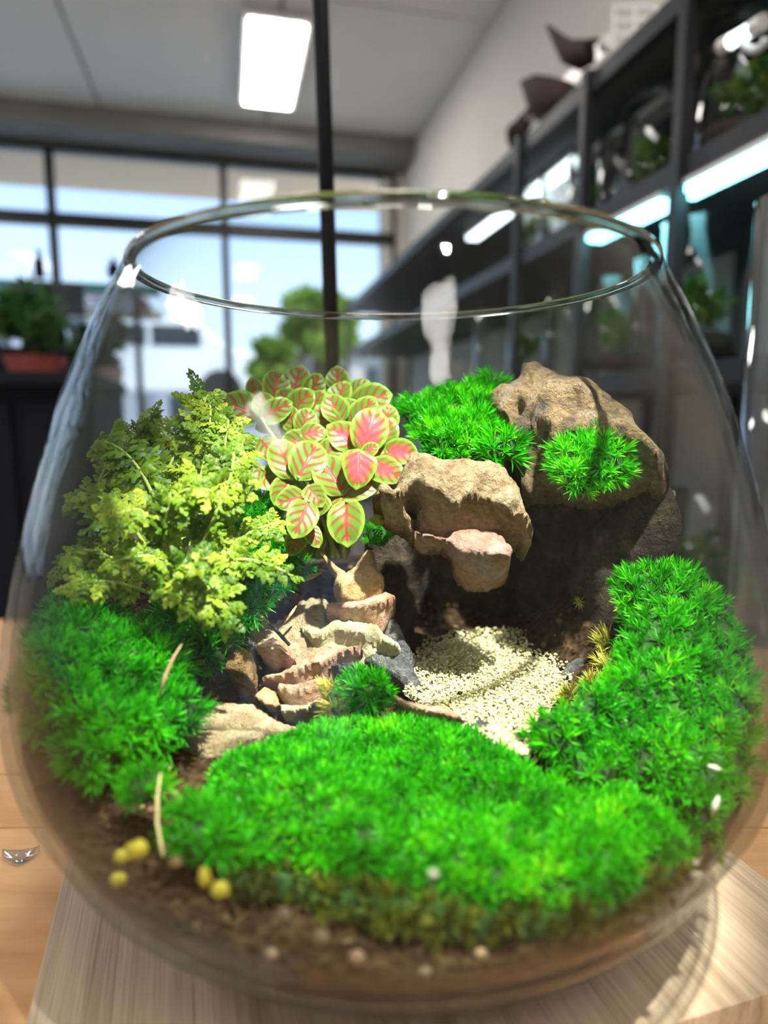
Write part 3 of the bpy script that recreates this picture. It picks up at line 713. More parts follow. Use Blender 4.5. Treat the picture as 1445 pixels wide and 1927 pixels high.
# ------------------------------------------------------------------ shaped stones and moss bodies
def plane3(anc):
    a, b, c = [P(*q) for q in anc]
    n = (b - a).cross(c - a).normalized()
    if n.dot(CAM - a) < 0: n = -n
    return a, n
def inside(px, py, poly):
    c = False; n = len(poly); j = n - 1
    for i in range(n):
        xi, yi = poly[i]; xj, yj = poly[j]
        if (yi > py) != (yj > py) and px < (xj - xi) * (py - yi) / (yj - yi) + xi: c = not c
        j = i
    return c
def outline_mesh(poly, anc, tf, tb, step=9, round_w=None, rough=.0015, nscale=60, dents=(), seed=0, jag=2.0, curve=1.0, ridge=None, ledge=None):
    """a lump whose outline is poly (seen from the camera) lying on the plane through anc, tf thick towards the viewer, tb behind"""
    a, n = plane3(anc); r = random.Random(seed)
    bd = []
    for (x0, y0), (x1, y1) in zip(poly, poly[1:] + poly[:1]):
        L = math.hypot(x1 - x0, y1 - y0); m = max(1, int(L / step))
        for i in range(m):
            t = i / m; s = 0 if i == 0 else 1
            bd.append((x0 + (x1 - x0) * t + s * r.uniform(-jag, jag), y0 + (y1 - y0) * t + s * r.uniform(-jag, jag)))
    xs = [p[0] for p in bd]; ys = [p[1] for p in bd]
    A = np.array(bd); B = np.roll(A, -1, 0); BA = B - A; LL = (BA ** 2).sum(1) + 1e-9
    def edist(x, y):
        p = np.array((x, y)); t = np.clip(((p - A) * BA).sum(1) / LL, 0, 1)
        return float(np.sqrt((((A + BA * t[:, None]) - p) ** 2).sum(1).min()))
    pts = list(bd); nb = len(bd); ed = [0.0] * nb
    y = min(ys); row = 0
    while y < max(ys):
        x = min(xs) + (step / 2 if row % 2 else 0)
        while x < max(xs):
            q = (x + r.uniform(-.2, .2) * step, y + r.uniform(-.2, .2) * step)
            if inside(*q, bd):
                e = edist(*q)
                if e > step * .45: pts.append(q); ed.append(e)
            x += step
        y += step * .87; row += 1
    emax = max(ed) if max(ed) > 0 else 1
    rw = round_w or emax
    res = delaunay_2d_cdt([Vector(p) for p in pts], [(i, (i + 1) % nb) for i in range(nb)], [], 1, 1e-4)
    vv, ff = res[0], res[2]
    src = [x[0] if len(x) else None for x in res[3]]
    up = Zv
    F_, Bk = [], []
    so = Vector((seed * 3.1, seed * 1.3, seed * .7))
    for i, p in enumerate(vv):
        e = ed[src[i]] if src[i] is not None else edist(*p)
        t = min(e / rw, 1.0); h = (1 - (1 - t) ** 2.2) ** (.5 * curve)
        b0 = PPL(p[0], p[1], a, n)
        off = tf * h
        for (dx, dy, dr, dd) in dents:
            q = ((p[0] - dx) ** 2 + (p[1] - dy) ** 2) / (dr * dr)
            if q < 6: off += dd * math.exp(-q) * min(1, t * 2)
        if ledge:
            cr = sorted(y0 + (y1 - y0) * (p[0] - x0) / (x1 - x0) for (x0, y0), (x1, y1) in zip(bd, bd[1:] + bd[:1]) if (x0 <= p[0]) != (x1 <= p[0]))
            if len(cr) >= 2 and cr[-1] - cr[0] > 4:
                tt_ = (p[1] - cr[0]) / (cr[-1] - cr[0]) + .10 * noise.noise((b0 + so) * 90)
                if tt_ > ledge[0]: off -= ledge[1] * min(1, (tt_ - ledge[0]) / (1 - ledge[0])) ** .8
                else: off += ledge[1] * .25 * (tt_ / ledge[0])
        amp = .35 + .65 * t
        nz = noise.fractal((b0 + so) * nscale, .9, 2.1, 5) + .8 * noise.noise((b0 + so) * nscale * .4)
        nz += .55 * (noise.ridged_multi_fractal((b0 + so) * nscale * .8, 1.0, 2.2, 4, 1.0, 2.0) - 1.0)
        if ridge:
            nz += ridge[1] * (1 - abs(noise.noise((b0 + so) * ridge[0])) * 2.5)
        F_.append(b0 + n * (off + rough * nz * amp))
        nz2 = noise.fractal((b0 - so) * nscale, .9, 2.1, 3)
        Bk.append(b0 - n * (tb * h + (rough * nz2 * t if e > 0 else -rough * nz * amp)) if e > 0 else None)
    for q in F_ + [q for q in Bk if q is not None]:
        dx, dy = q.x - BC.x, q.y - BC.y; L = math.hypot(dx, dy); mr = r_at(q.z - CZ, TH + .0045)
        if L > mr: q.x = BC.x + dx / L * mr; q.y = BC.y + dy / L * mr
    verts = list(F_); bi = {}
    for i, q in enumerate(Bk):
        if q is None: bi[i] = i
        else: bi[i] = len(verts); verts.append(q)
    faces = []
    for t in ff:
        t = list(t)
        v0, v1, v2 = F_[t[0]], F_[t[1]], F_[t[2]]
        if (v1 - v0).cross(v2 - v0).dot(n) < 0: t = t[::-1]
        faces.append(tuple(t)); q = [bi[i] for i in t][::-1]
        if len(set(q) & set(t)) < 3: faces.append(tuple(q))
    return verts, faces, F_, [tuple(t) for t in ff], n
M['r_tan'] = rock_mat('tan_rock', [(.3, (.25, .17, .09)), (.5, (.48, .36, .20)), (.7, (.62, .50, .32))], 70, 1.0, seed=1)
M['r_ochre'] = rock_mat('ochre_rock', [(.3, (.50, .29, .11)), (.5, (.76, .50, .22)), (.72, (.86, .66, .38))], 80, .8, seed=2)
M['r_red'] = rock_mat('reddish_stone', [(.3, (.42, .23, .14)), (.5, (.64, .41, .27)), (.72, (.78, .60, .43))], 60, .6, seed=3)
M['r_pale'] = rock_mat('pale_greenish_stone', [(.3, (.42, .38, .20)), (.5, (.62, .60, .38)), (.72, (.76, .74, .54))], 60, .6, seed=4)
M['r_grey'] = rock_mat('grey_lava_stone', [(.3, (.10, .11, .11)), (.52, (.26, .28, .28)), (.72, (.45, .47, .45))], 110, 1.2, seed=5)
M['r_top'] = rock_mat('weathered_top_rock', [(.28, (.12, .11, .09)), (.45, (.38, .26, .13)), (.58, (.56, .39, .19)), (.75, (.52, .45, .35))], 55, 1.3, seed=6)
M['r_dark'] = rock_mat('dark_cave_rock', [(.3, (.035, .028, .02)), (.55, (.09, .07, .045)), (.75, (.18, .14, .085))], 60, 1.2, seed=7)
M['r_brown'] = rock_mat('brown_rock', [(.3, (.22, .13, .04)), (.5, (.44, .28, .11)), (.72, (.56, .40, .20))], 80, 1.2, seed=8)
M['r_lip'] = rock_mat('lip_stone', [(.3, (.34, .18, .11)), (.5, (.46, .29, .22)), (.72, (.50, .38, .36))], 60, .8, seed=9)
M['r_sandst'] = rock_mat('sandstone', [(.3, (.40, .31, .17)), (.5, (.62, .51, .31)), (.72, (.78, .67, .44))], 70, .9, seed=10)
def stone(name, poly, anc, tf, tb, m, label, cat='stone', **kw):
    v, f, F_, ff, n = outline_mesh(poly, anc, tf, tb, **kw)
    me = pymesh(name, v, f, True); o = link(name, me, M[m]); rebase(o)
    tag(o, label, cat); return o, F_, ff
def c5(l): return [(680 + x / 2.331, 660 + y / 2.331) for x, y in l]      # measured in a close-up of the rocks
def c6(l): return [(340 + x / 2.89, 980 + y / 2.89) for x, y in l]        # measured in a close-up of the steps
def c7(l): return [(700 + x / 1.9396, 1080 + y / 1.9396) for x, y in l]

# cave body, back wall and right flank
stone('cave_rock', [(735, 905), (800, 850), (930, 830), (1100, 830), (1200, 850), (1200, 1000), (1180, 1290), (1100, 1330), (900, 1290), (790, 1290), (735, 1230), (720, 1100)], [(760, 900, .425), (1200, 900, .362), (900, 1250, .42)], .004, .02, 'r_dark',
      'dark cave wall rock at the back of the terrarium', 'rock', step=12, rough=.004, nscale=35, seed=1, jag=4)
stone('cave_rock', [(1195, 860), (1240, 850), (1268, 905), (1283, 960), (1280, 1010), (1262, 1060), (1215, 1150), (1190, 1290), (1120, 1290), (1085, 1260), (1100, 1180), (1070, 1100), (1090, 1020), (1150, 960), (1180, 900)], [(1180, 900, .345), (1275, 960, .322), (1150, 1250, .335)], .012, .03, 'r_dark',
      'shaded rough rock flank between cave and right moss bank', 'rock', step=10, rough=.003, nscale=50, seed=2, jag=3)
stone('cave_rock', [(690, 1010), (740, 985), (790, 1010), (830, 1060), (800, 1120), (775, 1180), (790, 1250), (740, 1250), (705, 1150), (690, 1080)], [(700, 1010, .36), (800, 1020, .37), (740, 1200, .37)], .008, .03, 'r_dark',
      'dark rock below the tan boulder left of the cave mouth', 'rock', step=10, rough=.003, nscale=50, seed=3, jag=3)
stone('cap_rock', c5([(545, 262), (590, 225), (640, 200), (690, 170), (708, 95), (780, 88), (860, 120), (900, 140), (1020, 168), (1090, 230), (1200, 300), (1222, 380), (1300, 460), (1350, 540), (1310, 600), (1240, 565), (1150, 590), (1000, 600), (900, 590), (820, 575), (760, 585), (700, 620), (672, 540), (690, 470), (620, 400), (590, 330)]),
      [(960, 760, .38), (1260, 780, .336), (1040, 905, .335)], .020, .035, 'r_top', 'big weathered brown rock capping the cave, highest at the back', 'rock', step=6, rough=.0055, nscale=48, seed=4, jag=2.5, curve=.8, ledge=(.78, .020),
      dents=[(1145, 800, 22, -.010), (1175, 830, 20, -.008), (1107, 800, 16, .007), (1180, 870, 25, .006), (990, 815, 12, -.007), (975, 895, 14, -.010), (1010, 840, 9, -.006), (1060, 790, 30, .006), (1190, 795, 12, -.007)], ridge=(38, .5))
stone('boulder', c5([(205, 478), (300, 482), (335, 505), (430, 510), (560, 520), (620, 540), (660, 600), (690, 650), (700, 710), (733, 790), (738, 870), (722, 872), (690, 830), (640, 830), (560, 815), (480, 800), (380, 835), (290, 805), (225, 790), (170, 750), (105, 725), (68, 680), (64, 632), (100, 608), (140, 640), (165, 570)]),
      [(760, 880, .322), (950, 885, .322), (850, 1000, .302)], .016, .020, 'r_tan', 'tan pitted boulder with a hole, overhanging the cave mouth', 'rock', step=5, rough=.0036, nscale=70, seed=5, jag=2, curve=.75, ledge=(.72, .016),
      dents=[(776, 958, 12, -.034), (783, 982, 9, -.028), (905, 945, 20, -.006), (830, 940, 25, .004), (962, 985, 9, -.010), (880, 900, 30, .004)], ridge=(60, .35))
stone('lip_stone', c5([(222, 798), (300, 812), (372, 832), (400, 800), (480, 788), (560, 800), (620, 818), (664, 880), (658, 950), (640, 1000), (560, 1035), (470, 1034), (425, 1005), (400, 955), (392, 905), (350, 865), (260, 865), (225, 830)]),
      [(800, 1010, .300), (950, 1020, .296), (890, 1090, .290)], .010, .012, 'r_lip', 'flat reddish-grey stone hanging under the tan boulder', 'stone', step=6, rough=.0016, nscale=70, seed=6, jag=1.5, curve=.6, ledge=(.55, .014))
# steps
stone('peaked_stone', c6([(760, 168), (800, 200), (840, 240), (900, 285), (950, 250), (985, 185), (1015, 160), (1048, 170), (1068, 260), (1108, 310), (1104, 400), (1060, 440), (960, 465), (850, 450), (830, 380), (842, 310), (800, 260)]),
      [(610, 1060, .335), (720, 1060, .335), (660, 1130, .325)], .008, .012, 'r_ochre', 'orange two-peaked stone standing at the top of the stone steps', step=5, rough=.0016, nscale=70, seed=7, jag=1, curve=.7, dents=[(655, 1075, 10, -.003)])
def step(poly, Yt, Yb, tf, tb, m, label, seed, **kw):
    xs = [p[0] for p in poly]; ys = [p[1] for p in poly]
    return stone('step_stone', poly, [(min(xs), min(ys), Yt), (max(xs), min(ys), Yt), ((min(xs) + max(xs)) / 2, max(ys), Yb)], tf, tb, m, label, step=5, rough=kw.pop('rough', .0013), nscale=80, seed=seed, jag=1.0, ledge=kw.pop('ledge', (.45, .012)), curve=kw.pop('curve', .55), **kw)
step(c6([(778, 480), (830, 462), (900, 460), (1000, 448), (1060, 425), (1115, 403), (1170, 428), (1160, 490), (1120, 560), (1105, 605), (1040, 590), (980, 578), (900, 565), (830, 552), (790, 525)]), .325, .312, .008, .014, 'r_red', 'reddish slab with rounded edge directly below the peaked stone', 8)
step(c6([(645, 578), (690, 590), (760, 602), (835, 552), (950, 560), (1070, 578), (1112, 632), (1195, 690), (1200, 742), (1140, 758), (1060, 745), (990, 738), (930, 735), (850, 710), (790, 722), (722, 742), (690, 660)]), .318, .304, .006, .012, 'r_pale', 'pale greenish pointed slab in the middle of the steps', 9, dents=[(705, 1210, 14, -.006)])
step(c6([(1130, 508), (1180, 560), (1222, 650), (1262, 720), (1272, 830), (1330, 930), (1338, 990), (1255, 990), (1190, 900), (1130, 850), (1040, 800), (990, 770), (1080, 700), (1105, 620)]), .330, .295, .007, .012, 'r_grey', 'grey rough slab edge standing between steps and pale sand', 10, ledge=None, rough=.002)
step(c6([(408, 695), (470, 655), (520, 633), (580, 680), (610, 730), (626, 765), (590, 822), (520, 838), (470, 810), (430, 772)]), .300, .292, .010, .012, 'r_red', 'rounded red-brown lump on the left of the steps', 11)
step(c6([(420, 900), (470, 850), (540, 838), (640, 782), (700, 745), (800, 712), (900, 700), (960, 690), (992, 700), (975, 745), (930, 785), (860, 800), (830, 850), (780, 905), (640, 925), (520, 915)]), .302, .288, .006, .012, 'r_red', 'long reddish step slab above the pink slab', 12)
step(c6([(800, 805), (870, 790), (940, 783), (1022, 798), (1030, 850), (980, 880), (900, 870), (820, 860)]), .294, .288, .005, .008, 'r_grey', 'thin grey-green slab behind the small steps moss', 13)
step(c6([(512, 930), (560, 922), (620, 922), (700, 895), (772, 875), (795, 905), (765, 960), (735, 995), (660, 1005), (590, 1000), (540, 965)]), .290, .280, .006, .010, 'r_red', 'pinkish lower step slab above the yellowish block', 14)
step(c6([(535, 1000), (590, 1005), (660, 1010), (720, 985), (765, 965), (798, 1020), (780, 1052), (710, 1080), (640, 1108), (555, 1118)]), .281, .274, .006, .010, 'r_pale', 'yellowish block at the foot of the steps', 15)
step(c6([(245, 800), (300, 690), (345, 690), (385, 720), (410, 800), (418, 930), (440, 990), (458, 1050), (438, 1072), (380, 1015), (300, 960), (255, 880)]), .290, .276, .007, .010, 'r_brown', 'tall rusty brown stone leaning at the left foot of the steps', 16, rough=.002)
step(c6([(178, 860), (230, 780), (262, 730), (245, 640), (270, 605), (330, 585), (400, 630), (425, 740), (420, 900), (330, 960), (300, 1000), (200, 1000)]), .305, .290, .006, .012, 'r_grey', 'grey crumbly stone behind the rusty leaning stone', 17, rough=.0028)
step(c6([(408, 945), (455, 903), (510, 928), (540, 1000), (515, 1075), (470, 1085), (445, 1040), (415, 990)]), .280, .275, .006, .008, 'r_ochre', 'small crumbly yellow lump beside the rusty leaning stone', 18, rough=.0024)
step(c6([(90, 1060), (190, 1003), (300, 1005), (400, 1012), (500, 1078), (560, 1112), (650, 1135), (640, 1185), (520, 1190), (400, 1175), (250, 1215), (150, 1190), (85, 1120)]), .278, .258, .004, .010, 'r_sandst', 'flat sandy slab below the steps, beside the left moss', 19, ledge=None, rough=.0018)
step(c6([(20, 1200), (100, 1165), (250, 1160), (400, 1150), (500, 1175), (420, 1230), (300, 1240), (250, 1300), (160, 1350), (80, 1330), (10, 1280)]), .258, .242, .004, .010, 'r_sandst', 'cracked sandy slab at the front corner of the moss mat', 20, ledge=(.7, .008), rough=.0022)
step([(738, 1312), (770, 1322), (800, 1328), (835, 1330), (865, 1345), (880, 1368), (850, 1380), (780, 1365), (745, 1345)], .272, .262, .005, .008, 'r_red', 'pinkish flat stone between front moss and pale sand', 21)
step([(878, 1362), (900, 1348), (920, 1356), (925, 1385), (905, 1395), (884, 1385)], .262, .258, .006, .006, 'r_grey', 'small grey pebble at the sand edge', 22)
step([(1043, 1290), (1060, 1262), (1085, 1245), (1120, 1250), (1135, 1275), (1110, 1300), (1070, 1310), (1045, 1318), (1025, 1310)], .325, .305, .008, .010, 'r_grey', 'grey crumbly stone at the right end of the pale sand', 23, rough=.003)
step([(700, 940), (714, 922), (732, 930), (738, 948), (722, 962), (703, 958)], .31, .305, .005, .006, 'r_brown', 'small brown stone chip left of the tan boulder', 24)

# crumbly earth between the steps
v, f, F_, ff, n_ = outline_mesh(c6([(520, 560), (600, 500), (640, 440), (720, 415), (800, 430), (800, 540), (1000, 640), (1000, 800), (700, 900), (480, 760), (330, 640), (420, 560)]), [(500, 1140, .335), (660, 1140, .335), (560, 1250, .305)], .004, .015, step=6, rough=.003, nscale=110, seed=40, jag=3)
o = link('earth_bank', pymesh('earth_bank', v, f, True), M['r_sandst']); rebase(o); tag(o, 'crumbly light brown earth behind and between the step stones', 'soil', kind='stuff')

# ------------------------------------------------------------------ pale sand
M['sand'] = rock_mat('pale_sand', [(.3, (.50, .46, .26)), (.5, (.66, .63, .38)), (.7, (.78, .76, .52))], 120, .6, 900, seed=11)
M['grain'] = leafy('sand_grains', [(0, (.48, .43, .18)), (.5, (.68, .65, .34)), (1, (.82, .80, .56))], .15, .6)
sand_poly = [(770, 1255), (800, 1215), (860, 1195), (950, 1190), (1040, 1205), (1090, 1240), (1075, 1290), (1040, 1325), (1010, 1400), (990, 1440), (940, 1420), (900, 1390), (850, 1355), (790, 1330), (760, 1310)]
ZS = CZ - .126
v = []; r_ = np.random.RandomState(5)
sp_ = [PZ(x, y, ZS) for x, y in sand_poly]
cen = sum(sp_, Vector()) / len(sp_)
pts2 = []; rings = 8
vv = [cen + Zv * .0015]; ff_ = []
for k in range(1, rings + 1):
    for p in sp_:
        q = cen.lerp(p, k / rings); q = q + Zv * (.0012 * noise.fractal(q * 90, 1, 2, 3) + .0015 * (1 - k / rings)); vv.append(q)
nn = len(sp_)
for j in range(nn): ff_.append((0, 1 + j, 1 + (j + 1) % nn))
for k in range(rings - 1):
    for j in range(nn): ff_.append((1 + k * nn + j, 1 + (k + 1) * nn + j, 1 + (k + 1) * nn + (j + 1) % nn, 1 + k * nn + (j + 1) % nn))
sand = empty('sand', cen)
s1 = link('sand_bed', pymesh('sand_bed', vv, ff_, True), M['sand'])
ico_t = (1 + 5 ** .5) / 2
icv = np.array([(-1, ico_t, 0), (1, ico_t, 0), (-1, -ico_t, 0), (1, -ico_t, 0), (0, -1, ico_t), (0, 1, ico_t), (0, -1, -ico_t), (0, 1, -ico_t), (ico_t, 0, -1), (ico_t, 0, 1), (-ico_t, 0, -1), (-ico_t, 0, 1)]) / math.sqrt(1 + ico_t ** 2)
icf = np.array([(0, 11, 5), (0, 5, 1), (0, 1, 7), (0, 7, 10), (0, 10, 11), (1, 5, 9), (5, 11, 4), (11, 10, 2), (10, 7, 6), (7, 1, 8), (3, 9, 4), (3, 4, 2), (3, 2, 6), (3, 6, 8), (3, 8, 9), (4, 9, 5), (2, 4, 11), (6, 2, 10), (8, 6, 7), (9, 8, 1)])
def scatter_grains(name, pts, smin, smax, m, seed, squash=.8):
    r = np.random.RandomState(seed); V = []; Fc = []; R_ = []
    for i, p in enumerate(pts):
        s = smin + (smax - smin) * r.rand() ** 2
        q = icv * (1 + .35 * (r.rand(12, 1) - .5)) * s * np.array([1, 1, squash]) * (0.75 + .5 * r.rand(3))
        a = r.rand() * 6.28; ca, sa = math.cos(a), math.sin(a); q = q @ np.array([[ca, -sa, 0], [sa, ca, 0], [0, 0, 1]])
        V.append(q + np.array(p)); Fc.append(icf + 12 * i); R_ += [r.rand()] * 12
    return cloud_obj(name, np.concatenate(V), np.concatenate(Fc), R_, m)
gp = []
while len(gp) < 5000:
    px = r_.uniform(750, 1100); py = r_.uniform(1185, 1445)
    if inside(px, py, sand_poly):
        q = PZ(px, py, ZS); gp.append((q.x, q.y, q.z + .001 + .0018 * r_.rand() + .0015))
s2 = scatter_grains('grains', gp, .0004, .0010, M['grain'], 6); s2['kind'] = 'stuff'
tag(sand, 'pale yellow-white coarse sand floor in front of the dark cave', 'sand', kind='stuff'); reparent(sand, [s1, s2])

# crumbs in the soil: seen against the glass and on the surface
M['crumb'] = leafy('soil_crumbs', [(0, (.02, .012, .005)), (.6, (.06, .034, .013)), (.85, (.15, .09, .04)), (1, (.40, .30, .16))], .0, .9)
gp = []; r_ = np.random.RandomState(9)
for i in range(1500):
    t = -math.pi / 2 + r_.uniform(-1.5, 1.5); z = r_.uniform(-.19, -.11); ct, st = math.cos(t), math.sin(t)
    zt = terr(BC.x + .14 * ct, BC.y + .14 * st)
    if z > zt: continue
    r = r_at(z, TH + .0052); gp.append((BC.x + r * ct, BC.y + r * st, Zb + z))
for i in range(900):
    a = r_.rand() * 6.28; q = .14 * math.sqrt(r_.rand()); x, y = BC.x + q * math.cos(a), BC.y + q * math.sin(a)
    gp.append((x, y, Zb + terr(x, y) + .001))
o = scatter_grains('soil_crumbs', gp, .0006, .0022, M['crumb'], 10); rebase(o); tag(o, 'loose brown soil crumbs and grit pressed against the bowl glass', 'soil', kind='stuff')

# ------------------------------------------------------------------ moss
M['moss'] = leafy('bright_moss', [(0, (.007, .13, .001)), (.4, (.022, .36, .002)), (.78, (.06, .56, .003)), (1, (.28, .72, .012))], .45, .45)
M['moss_base'] = plain('moss_base', (.012, .055, .006), .95, var=.5, scale=200)  # dark tone puts shade into the gaps between shoots
M['moss_yellow'] = leafy('yellow_moss', [(0, (.28, .30, .04)), (.5, (.48, .46, .07)), (1, (.62, .60, .16))], .4, .5)
def tuft_templates(seed, nb=16, up=.75, width=.11):
    T = []
    r = np.random.RandomState(seed)
    for k in range(6):
        V = []; Fc = []
        for b in range(nb):
            az = 2.399 * b + r.rand() * .7; el = math.radians(18 + 72 * ((b + .5) / nb) ** .75)   # 18 deg .. upright
            L = (.75 + .4 * r.rand()) * (0.85 + .25 * math.sin(el))
            d = np.array([math.cos(az) * math.cos(el), math.sin(az) * math.cos(el), math.sin(el)]); s = np.array([-math.sin(az), math.cos(az), 0])
            nrm = np.cross(d, s); w = width * (.8 + .5 * r.rand())
            curl = (r.rand() - .25) * .35
            p0 = d * .05; p1 = d * L * .55 + nrm * 0; p2 = d * L - nrm * curl * L * .5
            n0 = len(V); V += [p0, p1 - s * w, p1 + s * w, p2]; Fc += [(n0, n0 + 1, n0 + 2), (n0 + 1, n0 + 3, n0 + 2)]
        T.append((np.array(V), np.array(Fc)))
    return T
TT = tuft_templates(3, 30, width=.052)
TS = tuft_templates(8, 26, width=.062)
TTW = tuft_templates(4, 14, width=.16)
def tuft_cloud(name, pts, nrms, size, m, seed, T=TT, rnd=(0, 1), upmix=.35, parent=None):
    r = np.random.RandomState(seed); V = []; Fc = []; R_ = []; k = 0
    for p, n in zip(pts, nrms):
        n = np.array(n) * (1 - upmix) + np.array((0, -.15, 1)) * upmix + r.normal(size=3) * .22; n /= np.linalg.norm(n)
        a = np.cross(n, (.3, .9, .1)); a /= np.linalg.norm(a); b = np.cross(n, a); t = r.rand() * 6.28
        a2 = a * math.cos(t) + b * math.sin(t); b2 = np.cross(n, a2)
        tv, tf_ = T[r.randint(len(T))]; s = size * (.65 + .7 * r.rand())
        V.append((tv @ np.array([a2, b2, n])) * s + np.array(p)); Fc.append(tf_ + k); k += len(tv)
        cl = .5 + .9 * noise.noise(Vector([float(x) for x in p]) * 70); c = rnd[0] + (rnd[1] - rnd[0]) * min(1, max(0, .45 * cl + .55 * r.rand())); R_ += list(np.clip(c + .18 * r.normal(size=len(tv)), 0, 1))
    return cloud_obj(name, np.concatenate(V), np.concatenate(Fc), R_, m, parent)
def surf_points(F_, ff, spacing, seed):
    """poisson-ish points over the front faces"""
    r = random.Random(seed); A = []; tot = 0
    for t in ff:
        a, b, c = F_[t[0]], F_[t[1]], F_[t[2]]; n = (b - a).cross(c - a); ar = n.length / 2
        if n.length > 0:
            tot += ar; A.append((tot, a, b, c, n.normalized()))
    cnt = int(tot / (spacing * spacing) * 1.15); pts = []; nr = []
    import bisect
    keys = [q[0] for q in A]; grid = {}
    for _ in range(cnt * 3):
        if len(pts) >= cnt: break
        q = A[min(bisect.bisect(keys, r.random() * tot), len(A) - 1)]
        s, t = r.random(), r.random()
        if s + t > 1: s, t = 1 - s, 1 - t
        p = q[1] + (q[2] - q[1]) * s + (q[3] - q[1]) * t
        g = tuple(int(x / spacing) for x in p)
        ok = True
        for dx in (-1, 0, 1):
            for dy in (-1, 0, 1):
                for dz in (-1, 0, 1):
                    for o in grid.get((g[0] + dx, g[1] + dy, g[2] + dz), ()):
                        if (o - p).length < spacing * .72: ok = False
        if math.hypot(p.x - BC.x, p.y - BC.y) > r_at(p.z - CZ, TH + .004): ok = False
        if ok:
            n = q[4]
            if n.dot(CAM - p) < 0: n = -n
            grid.setdefault(g, []).append(p); pts.append(p); nr.append(n)
    return pts, nr
def moss(poly, anc, tf, tb, spacing, size, label, seed, m='moss', rough=.003, nscale=45, T=TT, rnd=(0, 1), upmix=.35, step=12, dents=(), curve=.8, round_w=None):
    v, f, F_, ff, n = outline_mesh(poly, anc, tf, tb, step=step, rough=rough, nscale=nscale, seed=seed, jag=3, curve=curve, dents=dents, round_w=round_w)
    lo = min(p.z for p in v); c = sum(v, Vector()) / len(v)
    e = empty('moss_cushion', (c.x, c.y, lo))
    a = link('mound', pymesh('mound', v, f, True), M['moss_base'])
    pts, nr = surf_points(F_, ff, spacing, seed)
    b = tuft_cloud('shoots', pts, nr, size, M[m], seed, T, rnd, upmix); b['kind'] = 'stuff'
    tag(e, label, 'moss', 'moss cushions in the bowl'); reparent(e, [a, b]); return e
# big front mat
moss([(345, 1570), (400, 1510), (412, 1460), (450, 1425), (520, 1412), (560, 1395), (620, 1382), (700, 1375), (790, 1378), (860, 1398), (920, 1425), (975, 1455), (1040, 1500), (1100, 1520), (1180, 1515), (1235, 1550), (1290, 1600), (1300, 1622), (1240, 1640), (1190, 1650), (1185, 1690), (1150, 1712), (1000, 1715), (860, 1712), (760, 1690), (660, 1665), (600, 1640), (500, 1635), (420, 1640), (370, 1615), (330, 1600)],
     [(450, 1400, .252), (950, 1420, .250), (760, 1690, .178)], .010, .014, .0029, .0046, 'wide bright green moss mat in front, nearest to the viewer', 51, T=TS, rough=.0055, nscale=32, step=14, upmix=.55, round_w=70)
M['moss_olive'] = leafy('olive_moss', [(0, (.03, .05, .003)), (.5, (.08, .11, .006)), (1, (.17, .20, .015))], .35, .6)
moss([(430, 1655), (520, 1655), (610, 1662), (700, 1688), (800, 1712), (900, 1728), (1050, 1728), (1170, 1715), (1200, 1680), (1250, 1655), (1290, 1640), (1285, 1665), (1220, 1715), (1150, 1745), (1000, 1762), (850, 1762), (740, 1745), (640, 1715), (540, 1690), (450, 1682)],
     [(450, 1660, .184), (1250, 1660, .184), (800, 1760, .166)], .005, .010, .0036, .0050, 'dull olive moss fringe along the lower edge of front mat', 69, m='moss_olive', T=TS, upmix=.2, step=12)
# right bank
moss([(1160, 1105), (1180, 1085), (1215, 1075), (1275, 1085), (1320, 1110), (1365, 1160), (1400, 1230), (1415, 1330), (1405, 1440), (1395, 1530), (1360, 1590), (1310, 1600), (1270, 1550), (1230, 1510), (1170, 1480), (1090, 1490), (1060, 1450), (1015, 1420), (995, 1380), (1010, 1355), (1060, 1330), (1120, 1305), (1165, 1280), (1172, 1230), (1180, 1170), (1165, 1130)],
     [(1150, 1070, .318), (1350, 1130, .308), (1200, 1500, .226)], .014, .014, .0044, .0060, 'tall bright green moss bank against the right glass wall', 52, rough=.005, nscale=30, T=TS, upmix=.2, step=14, round_w=80, dents=[(1120, 1410, 45, -.012)])
moss([(1140, 1080), (1170, 1060), (1240, 1050), (1310, 1060), (1345, 1085), (1330, 1100), (1230, 1060), (1150, 1085)], [(1150, 1040, .345), (1330, 1050, .335), (1240, 1090, .33)], .006, .01, .0048, .0075, 'shaded dark moss strip behind the right moss bank', 53, rnd=(0, .4))  # shade of this strip put into the dark shoot colours
# left moss
moss([(35, 1275), (60, 1190), (110, 1130), (160, 1150), (215, 1165), (260, 1190), (320, 1200), (350, 1240), (340, 1300), (375, 1335), (372, 1365), (330, 1390), (290, 1420), (240, 1430), (200, 1470), (150, 1475), (120, 1420), (110, 1380), (60, 1370), (40, 1330)],
     [(90, 1150, .270), (330, 1210, .275), (220, 1460, .212)], .012, .014, .0044, .0066, 'soft green moss cushion at left below the fern', 54, T=TS, rough=.005, nscale=32, upmix=.3, step=14, rnd=(0, .8), round_w=60)
moss([(235, 1475), (260, 1445), (300, 1448), (318, 1465), (300, 1490), (265, 1505), (240, 1500)], [(240, 1450, .205), (315, 1450, .205), (270, 1500, .196)], .006, .006, .0036, .0062, 'small round moss tuft low at the front left', 55)
moss([(330, 1530), (380, 1510), (430, 1545), (440, 1600), (380, 1625), (330, 1600)], [(330, 1520, .198), (440, 1520, .198), (380, 1620, .182)], .005, .006, .004, .0062, 'ragged moss corner at the left end of the front mat', 56, rnd=(.1, .7))
